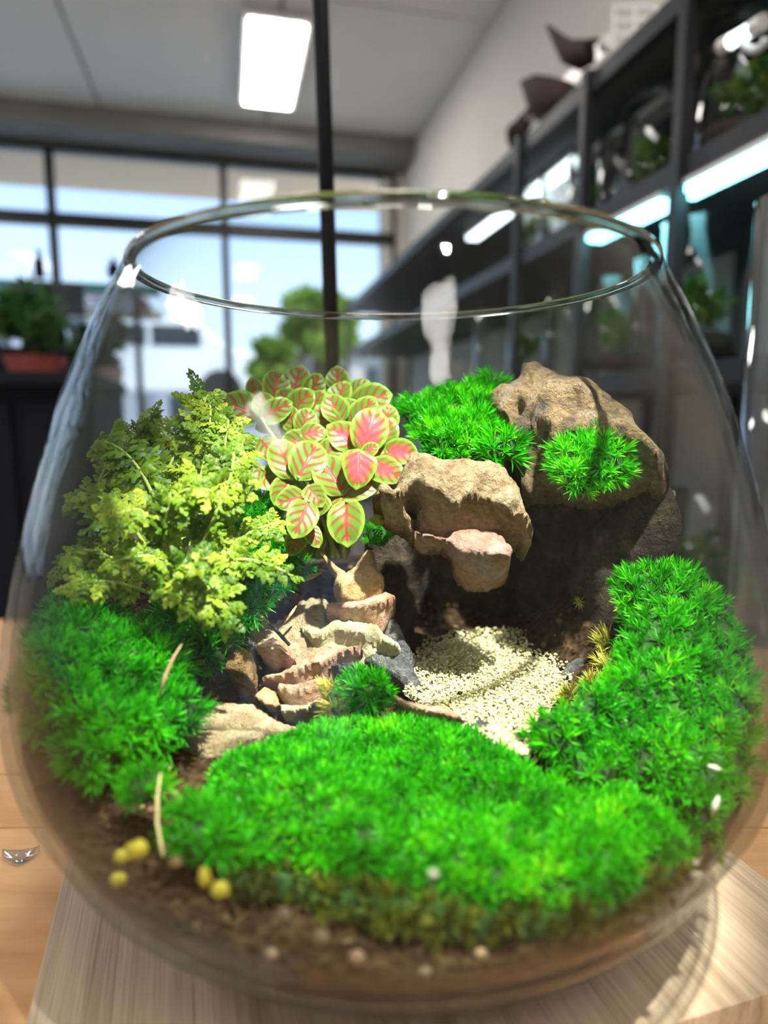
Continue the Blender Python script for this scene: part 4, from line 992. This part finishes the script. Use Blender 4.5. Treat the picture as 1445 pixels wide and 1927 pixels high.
moss([(395, 960), (440, 940), (500, 935), (540, 980), (545, 1030), (580, 1070), (560, 1090), (520, 1120), (490, 1160), (440, 1190), (400, 1160), (380, 1100)], [(420, 950, .335), (550, 970, .34), (460, 1180, .30)], .008, .014, .0044, .0066, 'dark green feathery moss between fern and stone steps', 57, rnd=(0, .7), upmix=.2)
moss([(300, 1150), (370, 1130), (430, 1180), (425, 1240), (370, 1260), (320, 1220)], [(300, 1150, .295), (430, 1160, .295), (360, 1260, .275)], .007, .012, .0046, .0078, 'shaded moss clump in front of the fern roots', 58, rnd=(0, .5), upmix=.2)  # shoot colours cut to the dark end to paint the shade
moss(c6([(880, 890), (920, 850), (980, 845), (1050, 860), (1095, 895), (1125, 950), (1105, 1005), (1050, 1035), (980, 1045), (920, 1030), (885, 970)]), [(640, 1265, .275), (735, 1275, .278), (690, 1350, .262)], .010, .010, .0030, .0054, 'round moss ball growing on the stone steps', 59, upmix=.3, step=9)
moss(c6([(800, 940), (840, 895), (875, 900), (870, 1010), (890, 1060), (850, 1090), (815, 1010)]), [(618, 1290, .272), (645, 1290, .272), (630, 1355, .262)], .005, .006, .0040, .0070, 'yellowish moss wisp on the left of the moss ball', 60, m='moss_yellow', step=8)
moss([(740, 772), (770, 762), (825, 745), (890, 730), (925, 735), (938, 765), (922, 790), (935, 812), (905, 850), (870, 868), (830, 868), (790, 835), (785, 800)], [(750, 760, .385), (930, 740, .385), (850, 865, .335)], .008, .012, .0036, .0066, 'feathery moss cushion on top of the tan boulder', 61, upmix=.2, step=9)
moss([(912, 745), (920, 715), (936, 713), (944, 740), (930, 760)], [(912, 715, .384), (944, 715, .384), (930, 760, .38)], .004, .004, .004, .0080, 'single moss sprig at the left peak of the cap rock', 62, step=7)
moss([(915, 835), (940, 822), (970, 832), (966, 858), (940, 878), (915, 872)], [(915, 822, .335), (970, 825, .335), (940, 878, .325)], .006, .006, .0044, .0085, 'small moss puff between tan boulder and cap rock', 63, step=7)
moss([(1035, 875), (1055, 838), (1095, 832), (1130, 826), (1160, 842), (1180, 868), (1175, 893), (1140, 908), (1095, 925), (1055, 915)], [(1040, 830, .330), (1180, 840, .318), (1100, 925, .303)], .008, .008, .0038, .0068, 'moss tuft hanging from the front of the cap rock', 64, upmix=.1, step=8)
moss([(688, 1005), (698, 995), (715, 992), (730, 1003), (732, 1018), (715, 1028), (695, 1024)], [(675, 985, .338), (742, 985, .338), (700, 1042, .328)], .005, .005, .0040, .0062, 'small moss puff under the nerve plant beside the boulder', 65, step=7)
moss([(1130, 1230), (1140, 1200), (1158, 1215), (1160, 1270), (1148, 1290), (1130, 1275)], [(1130, 1200, .31), (1160, 1200, .31), (1145, 1290, .295)], .004, .005, .0042, .0070, 'yellow moss fringe along the left edge of right bank', 66, m='moss_yellow', step=7)
moss([(1060, 1320), (1100, 1290), (1150, 1285), (1160, 1310), (1110, 1330), (1080, 1345)], [(1060, 1290, .29), (1160, 1290, .295), (1100, 1340, .275)], .004, .006, .0042, .0070, 'olive moss fringe above the dark hollow of right bank', 67, m='moss_yellow', rnd=(0, .5), step=8)
moss([(1072, 1128), (1090, 1120), (1108, 1132), (1090, 1142)], [(1072, 1120, .345), (1108, 1120, .345), (1090, 1142, .343)], .003, .003, .005, .0065, 'tiny yellow moss sprig on the shaded cave flank', 68, m='moss_yellow', step=6)

# ------------------------------------------------------------------ nerve plant
m, n, o = mat('nerve_leaf')
uv = N(n, 'UVMap'); sx_ = N(n, 'SeparateXYZ'); n.links.new(uv.outputs[0], sx_.inputs[0])
uu = sx_.outputs['X']; vv_ = math_(n, 'MULTIPLY', math_(n, 'SUBTRACT', sx_.outputs['Y'], .5), 2.0); av = math_(n, 'ABSOLUTE', vv_)
oi = N(n, 'ObjectInfo'); rnd_ = oi.outputs['Random']
tcx = N(n, 'TexCoord'); nz = noise_tex(n, 420, 3, .6, tcx.outputs['Object'])
nzd = math_(n, 'MULTIPLY', math_(n, 'SUBTRACT', nz, .5), .26)
tt = math_(n, 'ADD', math_(n, 'SUBTRACT', uu, math_(n, 'MULTIPLY', math_(n, 'POWER', av, 1.25), .34)), nzd)
saw = math_(n, 'ABSOLUTE', math_(n, 'SUBTRACT', math_(n, 'FRACT', math_(n, 'MULTIPLY', tt, 4.6)), .5))      # 0 on a vein
lat = math_(n, 'SUBTRACT', 1.0, math_(n, 'DIVIDE', saw, math_(n, 'SUBTRACT', .20, math_(n, 'MULTIPLY', av, .10))), clamp=True)
mid = math_(n, 'SUBTRACT', 1.0, math_(n, 'DIVIDE', math_(n, 'ADD', av, nzd), .09), clamp=True)
vein = math_(n, 'MULTIPLY', math_(n, 'MAXIMUM', lat, mid), 2.2, clamp=True)
edge = math_(n, 'MAXIMUM', av, math_(n, 'MULTIPLY', math_(n, 'ABSOLUTE', math_(n, 'SUBTRACT', uu, .48)), 1.95))
inn = math_(n, 'SUBTRACT', 1.0, math_(n, 'DIVIDE', math_(n, 'SUBTRACT', edge, .74), .14), clamp=True)         # 1 inside, 0 at margin
pink = math_(n, 'ADD', math_(n, 'MULTIPLY', oi.outputs['Alpha'], 1.0), math_(n, 'MULTIPLY', nz, .3))
fill = math_(n, 'MULTIPLY', math_(n, 'SUBTRACT', math_(n, 'ADD', pink, math_(n, 'MULTIPLY', math_(n, 'SUBTRACT', .6, edge), .8)), .92), 3.5, clamp=True)
redm = math_(n, 'MULTIPLY', inn, math_(n, 'MAXIMUM', vein, fill))
gcol = ramp(n, nz, [(.3, (.06, .16, .012)), (.7, (.14, .28, .022))])
gcol = mixc(n, inn, (.22, .42, .04), gcol)
rcol = mixc(n, fill, (.42, .02, .035), (.66, .085, .10))
col = mixc(n, redm, gcol, rcol)
b = N(n, 'BsdfPrincipled'); b.inputs['Roughness'].default_value = .42; b.inputs['Specular IOR Level'].default_value = .4
n.links.new(col, b.inputs['Base Color']); tr = N(n, 'BsdfTranslucent'); n.links.new(col, tr.inputs[0]); mx = N(n, 'MixShader'); mx.inputs[0].default_value = .3
bp = N(n, 'Bump'); bp.inputs['Strength'].default_value = .5; bp.inputs['Distance'].default_value = .0006; n.links.new(math_(n, 'SUBTRACT', 1, vein), bp.inputs['Height']); n.links.new(bp.outputs[0], b.inputs['Normal'])
n.links.new(b.outputs[0], mx.inputs[1]); n.links.new(tr.outputs[0], mx.inputs[2]); n.links.new(mx.outputs[0], o.inputs[0])
M['nerve'] = m
M['stem'] = plain('plant_stem', (.16, .22, .06), .6, var=.2, scale=200)
def leaf_mesh(seed, wid=.40, cup=.12, fold=.10, arch=.14):
    r = random.Random(seed); nu, nv = 11, 9; v = []; f = []; uvs = []
    for i in range(nu):
        u = i / (nu - 1); t = .015 + .97 * u
        w = wid * (math.sin(math.pi * t ** .88)) ** .62 * (1.0 + .06 * math.sin(5 * u + seed))
        if i in (0, nu - 1): w *= .35
        for j in range(nv):
            q = 2 * j / (nv - 1) - 1
            z = -arch * (u - .35) ** 2 * 2 + fold * abs(q) * w * 1.3 + cup * (q * w) ** 2 * 2 - .05 * abs(q) ** 4 * .6 + .012 * math.sin(9 * u + 3 * q + seed)
            v.append((q * w, u, z)); uvs.append((u, (q + 1) / 2))
    for i in range(nu - 1):
        for j in range(nv - 1): f.append((i * nv + j, i * nv + j + 1, (i + 1) * nv + j + 1, (i + 1) * nv + j))
    me = pymesh('leaf', v, f, True); ul = me.uv_layers.new(name='UVMap')
    for l in me.loops: ul.data[l.index].uv = uvs[l.vertex_index]
    me.materials.append(M['nerve']); return me
LM = [leaf_mesh(k, wid=[.40, .43, .37, .41][k], fold=[.10, .2, .05, .15][k]) for k in range(4)]
nb = P(610, 1035, .345); nplant = empty('nerve_plant', nb)
# leaf list: centre x, y, length px, tip direction (deg, 0 = right, 90 = up in picture), pinkness, depth offset
LV = [(450, 768, 72, 165, .15, 0), (497, 762, 46, 100, .35, 0), (518, 772, 56, 30, .45, -.004), (519, 726, 56, 75, .1, .006), (558, 718, 60, 80, .2, .008), (591, 727, 44, 60, .05, .01), (480, 735, 42, 110, .2, .008), (563, 760, 56, 45, .3, .002), (635, 713, 44, 92, .2, .012), (641, 741, 48, 80, .3, .006), (671, 732, 46, 40, .2, .01), (696, 752, 66, 15, .3, .006), (594, 757, 44, 60, .35, .004), (630, 768, 52, 110, .35, 0), (680, 778, 62, 50, .45, 0), (695, 810, 76, 75, .9, -.006), (646, 820, 60, 140, .75, -.002), (674, 879, 66, 262, .95, -.010), (724, 884, 66, 330, .8, -.006), (750, 851, 58, 350, .85, -.002), (729, 812, 46, 70, .6, 0), (729, 786, 44, 80, .4, .004), (536, 862, 78, 112, .25, -.008), (579, 866, 76, 62, .3, -.008), (620, 848, 52, 45, .4, 0), (624, 893, 78, 118, .35, -.004), (674, 917, 66, 20, .3, 0), (533, 923, 54, 240, .45, -.002), (549, 940, 52, 200, .35, -.004), (592, 931, 44, 300, .3, -.008), (569, 972, 72, 245, .5, -.014), (652, 980, 78, 275, .5, -.016), (466, 892, 58, 205, .55, -.004), (505, 902, 48, 330, .2, 0), (549, 790, 48, 110, .35, .002), (574, 793, 46, 70, .35, .002), (588, 815, 44, 10, .7, -.006), (613, 790, 52, 120, .05, .004), (510, 796, 48, 200, .1, .006), (465, 836, 44, 260, .1, .01), (502, 842, 50, 300, .25, .008), (556, 1022, 42, 250, .5, .004), (588, 1006, 44, 290, .5, 0), (696, 847, 30, 40, .7, -.012), (605, 950, 36, 250, .4, -.004), (640, 935, 46, 200, .25, .002), (600, 880, 46, 160, .2, .004), (560, 830, 50, 190, .2, .006), (655, 770, 44, 20, .3, .004), (540, 750, 40, 140, .25, .006), (710, 850, 44, 120, .5, .002)]
rl = random.Random(12)
for i, (cx, cy, L, a, pk, dz) in enumerate(LV):
    Y = .308 + (1020 - cy) / 310 * .062 + dz
    c = P(cx, cy, Y); ln = L * Y / F * 1.22
    an = math.radians(a); td = Vector((math.cos(an), 0, math.sin(an)))
    view = (CAM - c).normalized()
    nrm = (view * 1.0 + Zv * .38 + Vector((rl.uniform(-.3, .3), rl.uniform(-.1, .1), rl.uniform(-.2, .25))) - td * .15).normalized()
    td = (td - nrm * td.dot(nrm)).normalized(); sd = td.cross(nrm)
    base = c - td * ln * .48
    ob = link('leaf', LM[i % 4], None, None)
    ob.matrix_world = Matrix((( *(sd * ln),), (*(td * ln),), (*(nrm * ln),))).transposed().to_4x4()
    ob.location = base; ob.color = (1, 1, 1, pk)
    mid_ = base.lerp(nb, .5) + Vector((0, .012, .006))
    st = MB().tube([base + td * ln * .06, mid_, nb + Vector((rl.uniform(-.012, .012), rl.uniform(-.006, .012), -.004))], [.0009, .0012, .0016], 6).build('stem', M['stem'], smooth=True)
    bpy.context.view_layer.update()
    reparent(nplant, [ob, st])
tag(nplant, 'pink-veined nerve plant with rounded green leaves in the middle of the bowl', 'plant')

# ------------------------------------------------------------------ fern
M['fern'] = leafy('fern_leaf', [(0, (.06, .15, .008)), (.5, (.17, .30, .016)), (1, (.36, .47, .04))], .42, .45, attr='object')
M['fern_rib'] = plain('fern_rib', (.30, .40, .08), .5)
def pinna_mesh(seed):
    """a frilly leaflet of unit length along +y: a midrib strip with pairs of notched, curled lobes"""
    r = random.Random(seed); v = []; f = []
    def lobe(cx, cy, ang, ln, wd, z):
        n0 = len(v); ca, sa = math.cos(ang), math.sin(ang); tl = r.uniform(-.5, .5); cu = r.uniform(.1, .5)
        pts = [(0, -.16), (.35, -.5), (.62, -.42), (.70, -.26), (.92, -.22), (1.0, 0), (.92, .22), (.70, .26), (.62, .42), (.35, .5), (0, .16)]
        v.append((cx + .5 * ln * ca, cy + .5 * ln * sa, z + .08 * ln))
        for a, b in pts:
            x = a * ln; y = b * wd; zz = z - cu * ln * a * a + tl * y + .12 * ln * math.sin(7 * a + 9 * b + seed)
            v.append((cx + x * ca - y * sa, cy + x * sa + y * ca, zz))
        for q in range(len(pts) - 1): f.append((n0, n0 + 1 + q, n0 + 2 + q))
    zc = lambda t: .10 * math.sin(2.2 * t * math.pi + seed) - .22 * t * t
    n = 6
    for i in range(n + 1):
        t = i / n; w = .05 * (1 - .7 * t); v.append((-w, t * .9, zc(t))); v.append((w, t * .9, zc(t)))
    for i in range(n): f.append((2 * i, 2 * i + 1, 2 * i + 3, 2 * i + 2))
    for k in range(4):
        t = .10 + .20 * k; L = (.42 - .05 * k) * r.uniform(.85, 1.15)
        for s_ in (-1, 1):
            a = math.pi / 2 - s_ * math.radians(62 - 6 * k + r.uniform(-10, 10))
            lobe(0, t, a, L, L * .85, zc(t))
    lobe(0, .78, math.pi / 2, .30, .30, zc(.8))
    me = pymesh('pinna', v, f, True); me.materials.append(M['fern']); return me
PM = [pinna_mesh(k) for k in range(6)]
fb = P(320, 1150, .285); fern = empty('fern', fb)
FR = [  # control points (px, py, Y), pinna length px
    ([(335, 1130, .300), (352, 980, .312), (372, 830, .325), (375, 730, .330)], 40), ([(330, 1130, .30), (300, 960, .31), (330, 830, .33), (420, 800, .34)], 40),
    ([(330, 1120, .295), (300, 950, .295), (240, 845, .30), (160, 830, .300)], 42), ([(320, 1120, .29), (250, 980, .285), (180, 930, .285), (120, 940, .285)], 40),
    ([(330, 1110, .285), (330, 990, .275), (270, 955, .268), (185, 985, .262)], 42), ([(340, 1110, .285), (390, 990, .278), (430, 930, .278), (440, 850, .285)], 40),
    ([(345, 1120, .285), (400, 1060, .272), (470, 1050, .270), (550, 1085, .272)], 34), ([(340, 1120, .28), (375, 1090, .262), (405, 1120, .255), (420, 1180, .255)], 40),
    ([(350, 1110, .29), (420, 1030, .285), (480, 1000, .285), (525, 985, .288)], 34), ([(320, 1120, .28), (330, 1060, .268), (270, 1045, .262), (210, 1060, .258)], 34),
    ([(330, 1120, .29), (360, 950, .283), (390, 900, .278), (345, 960, .262)], 38), ([(320, 1130, .295), (270, 900, .32), (230, 830, .33), (210, 800, .335)], 40),
    ([(320, 1130, .29), (220, 1050, .285), (150, 1030, .280), (110, 1070, .275)], 36), ([(340, 1120, .285), (420, 960, .29), (450, 880, .30), (455, 830, .305)], 34),
    ([(320, 1130, .29), (200, 1000, .30), (140, 900, .31), (130, 860, .315)], 38), ([(335, 1120, .285), (300, 1010, .27), (330, 920, .268), (400, 925, .262)], 40),
    ([(330, 1130, .28), (330, 1090, .262), (360, 1060, .255), (395, 1050, .25)], 38), ([(335, 1125, .29), (350, 900, .32), (300, 800, .335), (250, 790, .34)], 36),
    ([(330, 1130, .28), (300, 1100, .265), (340, 1090, .255), (370, 1150, .25)], 36), ([(330, 1120, .29), (380, 880, .315), (400, 790, .325), (385, 745, .33)], 36),
    ([(320, 1130, .285), (230, 1100, .27), (170, 1090, .265), (130, 1120, .262)], 34), ([(335, 1120, .29), (410, 900, .31), (420, 840, .315), (430, 790, .318)], 32)]
def bez(c, t):
    a = [q.copy() for q in c]
    while len(a) > 1: a = [a[i].lerp(a[i + 1], t) for i in range(len(a) - 1)]
    return a[0]
rf = random.Random(3); pc = 0
fx = lambda px: px
for fi, (cp_, plen) in enumerate(FR):
    cpt = [P(*q) for q in cp_]
    # a cubic spline that passes near all four points
    path = [bez([cpt[0], cpt[1] * 1.35 - cpt[0].lerp(cpt[3], .33) * .35, cpt[2] * 1.35 - cpt[0].lerp(cpt[3], .66) * .35, cpt[3]], i / 14) for i in range(15)]
    # keep the fronds inside the glass
    for q in path:
        d2 = Vector((q.x - BC.x, q.y - BC.y)); mxr = r_at(q.z - CZ, TH + .006)
        if d2.length > mxr: d2 = d2.normalized() * mxr; q.x, q.y = BC.x + d2.x, BC.y + d2.y
    fro = MB().tube(path, [.0011 - .0006 * i / 14 for i in range(15)], 6).build('frond', M['fern_rib'], smooth=True)
    reparent(fern, [fro])
    npn = 11
    for k in range(npn):
        t = .24 + .74 * k / (npn - 1); i = min(int(t * 14), 13); p = path[i].lerp(path[i + 1], t * 14 - i); d = (path[i + 1] - path[i]).normalized()
        view = (CAM - p).normalized()
        nrm = (view * .7 + Zv * .6 + Vector((rf.uniform(-.5, .5), rf.uniform(-.3, .3), rf.uniform(-.3, .3)))).normalized()
        for s in ((-1, 1) if k < npn - 1 else (0,)):
            sdv = d.cross(nrm).normalized() * s
            dr = (sdv * .9 + d * (.55 if s else 1) + Vector((rf.uniform(-.25, .25),) * 3)).normalized()
            n2 = (nrm - dr * nrm.dot(dr)).normalized(); x2 = dr.cross(n2)
            ln = plen * p.y / F * (.88 + .45 * math.sin(math.pi * min(1, t * .9))) * rf.uniform(.8, 1.15)
            tip = p + dr * ln; d2 = Vector((tip.x - BC.x, tip.y - BC.y))
            if d2.length > r_at(tip.z - CZ, TH + .003): ln *= .5
            ob = link('pinna', PM[rf.randrange(6)], None, None)
            M_ = Matrix((( *(x2 * ln),), (*(dr * ln),), (*(n2 * ln),))).transposed().to_4x4(); M_.translation = p
            ob.parent = fro; ob.matrix_parent_inverse = Matrix.Identity(4)
            # the frond mesh sits in world coordinates under the fern empty
            ob.matrix_local = M_
tag(fern, 'frilly yellow-green fern at the left side of the bowl', 'fern')

# ------------------------------------------------------------------ twigs, roots, bits
M['twig_dark'] = plain('dark_twig', (.03, .03, .025), .7, var=.3, scale=200)
M['straw'] = plain('straw', (.36, .24, .13), .6, var=.2, scale=200)
M['root'] = plain('pale_root', (.55, .46, .22), .6, var=.2, scale=200)
M['yellow_bit'] = plain('yellow_granule', (.72, .62, .06), .5, var=.25, scale=300)
M['white_bit'] = plain('pale_bit', (.75, .70, .60), .6, var=.15, scale=300)
def tw(name, path, r, m, label, cat, tip=None):
    pts = [P(*q) for q in path]
    if tip:
        e = empty(name, pts[0]); a = MB().tube(pts, r, 8).build('shaft', M[m], smooth=True)
        q = [P(*x) for x in tip]; b = MB().tube(q, [.0007, .0011, .0003][:len(q)], 6).build('green_tip', M['stem'], smooth=True)
        tag(e, label, cat); reparent(e, [a, b])
    else:
        o = MB().tube(pts, r, 8).build(name, M[m], smooth=True); rebase(o); tag(o, label, cat)
tw('twig', [(868, 868, .312), (845, 872, .308), (822, 882, .304), (810, 887, .303)], [.0006, .0010, .0009, .0005], 'twig_dark', 'dark thin twig lying across the top of the tan boulder', 'twig', [(812, 886, .303), (795, 892, .302), (780, 898, .301)])
tw('twig', [(545, 1214, .284), (525, 1192, .284), (505, 1172, .283)], [.0008, .0009, .0007], 'twig_dark', 'grey bent twig above the round red-brown lump', 'twig', [(505, 1172, .283), (494, 1163, .283), (485, 1155, .283)])
tw('dry_needle', [(342, 1212, .232), (325, 1240, .230), (312, 1270, .228), (300, 1310, .226)], [.0002, .0006, .0008, .0004], 'straw', 'dry straw-coloured blade sticking out of the left moss', 'needle')
tw('dry_needle', [(558, 1140, .315), (548, 1155, .313), (536, 1172, .311)], [.0004, .0008, .0004], 'r_red', 'short reddish needle on the earth behind the steps', 'needle')
tw('root', [(302, 1455, .192), (296, 1500, .188), (296, 1550, .182), (303, 1590, .178), (307, 1612, .176)], [.0003, .0005, .0005, .0005, .0003], 'root', 'thin pale root hanging down the glass at lower left', 'root')
tw('bark_chip', [(1352, 1498, .200), (1346, 1515, .199), (1340, 1535, .199)], [.0004, .0011, .0004], 'white_bit', 'pale curled chip low on the right moss bank', 'chip')
tw('bark_chip', [(1160, 1352, .262), (1172, 1354, .261)], [.0006, .0009], 'yellow_bit', 'tiny yellow chip in the middle of the right moss bank', 'chip')
tw('bark_chip', [(1332, 1440, .210), (1345, 1445, .209), (1356, 1448, .209)], [.0004, .0009, .0004], 'white_bit', 'cream chip on the lower right moss bank', 'chip')
tw('bark_chip', [(560, 1095, .318), (585, 1085, .318), (605, 1078, .318)], [.0005, .0014, .0004], 'moss_yellow', 'yellow-green leaf scrap left of the peaked stone', 'chip')
def bit(px, py, rpx, m, label, cat, seed, Y=None, sq=.8, name='granule'):
    # sits in the soil just behind the glass
    if Y is None:
        lo, hi = .10, .30
        for y in np.linspace(.10, .30, 400):
            q = P(px, py, y); 
            if math.hypot(q.x - BC.x, q.y - BC.y) < r_at(q.z - CZ, TH + .003): Y = y; break
    if Y is None: Y = .2
    c = P(px, py, Y); bm = bmesh.new(); bmesh.ops.create_icosphere(bm, subdivisions=3, radius=1); s = rpx * Y / F
    for v in bm.verts:
        v.co *= 1 + .5 * noise.noise(v.co * 2.2 + Vector((seed, 0, 0))) + .1 * noise.noise(v.co * 5 + Vector((seed, 1, 0)))
        v.co = Vector((v.co.x * s, v.co.y * s * .7, v.co.z * s * sq))
    me = bpy.data.meshes.new(name); bm.to_mesh(me); bm.free()
    for p in me.polygons: p.use_smooth = True
    o = link(name, me, M[m]); o.location = c; tag(o, label, cat)
bit(258, 1598, 22, 'yellow_bit', 'largest bright yellow granule against the lower left glass', 'granule', 1)
bit(228, 1612, 14, 'yellow_bit', 'yellow granule tucked left of the largest one', 'granule', 2)
bit(222, 1655, 16, 'yellow_bit', 'dull yellow granule lowest at left in the soil', 'granule', 3)
bit(329, 1622, 13, 'r_ochre', 'ochre granule below the hanging pale root', 'granule', 4)
bit(385, 1652, 12, 'yellow_bit', 'upright greenish-yellow granule left of the lime one', 'granule', 5, sq=1.7)
bit(415, 1674, 18, 'yellow_bit', 'lime yellow granule under the front moss mat', 'granule', 6)
bit(815, 1644, 9, 'white_bit', 'small white speck in the middle of front moss mat', 'grit', 7)
bit(805, 1733, 13, 'moss_yellow', 'pale yellow sliver on the soil below the front moss', 'grit', 8, sq=.45)
bit(1308, 1645, 15, 'white_bit', 'cream grit lump at the right front corner', 'grit', 9)
bit(1310, 1623, 6, 'white_bit', 'tiny white grain above the cream grit lump', 'grit', 10)
bit(710, 978, 13, 'moss_yellow', 'yellow-green bud beside the tan boulder under nerve plant', 'bud', 11, Y=.312)
bit(372, 1246, 11, 'moss_yellow', 'yellow-green bud below the fern near the steps', 'bud', 12, Y=.27, sq=.5)
bit(510, 1798, 14, 'r_red', 'pale pinkish pebble in the dark soil, bottom left', 'pebble', 13)
bit(605, 1765, 14, 'r_sandst', 'tan pebble in the soil below the front moss', 'pebble', 14, sq=1.2)
bit(672, 1803, 17, 'r_red', 'orange-brown pebble in the soil, bottom middle', 'pebble', 15)
bit(535, 1722, 12, 'r_sandst', 'small tan pebble in the soil under the lime granule', 'pebble', 16, sq=1.3)
bit(800, 1830, 13, 'r_sandst', 'dull tan pebble at the bottom of the soil', 'pebble', 17)
bit(985, 1826, 13, 'r_ochre', 'ochre pebble in the soil at lower right', 'pebble', 18)
bit(865, 1304, 5, 'r_dark', 'tiny black speck on the pale sand', 'grit', 19, Y=.285)
bpy.context.view_layer.update()
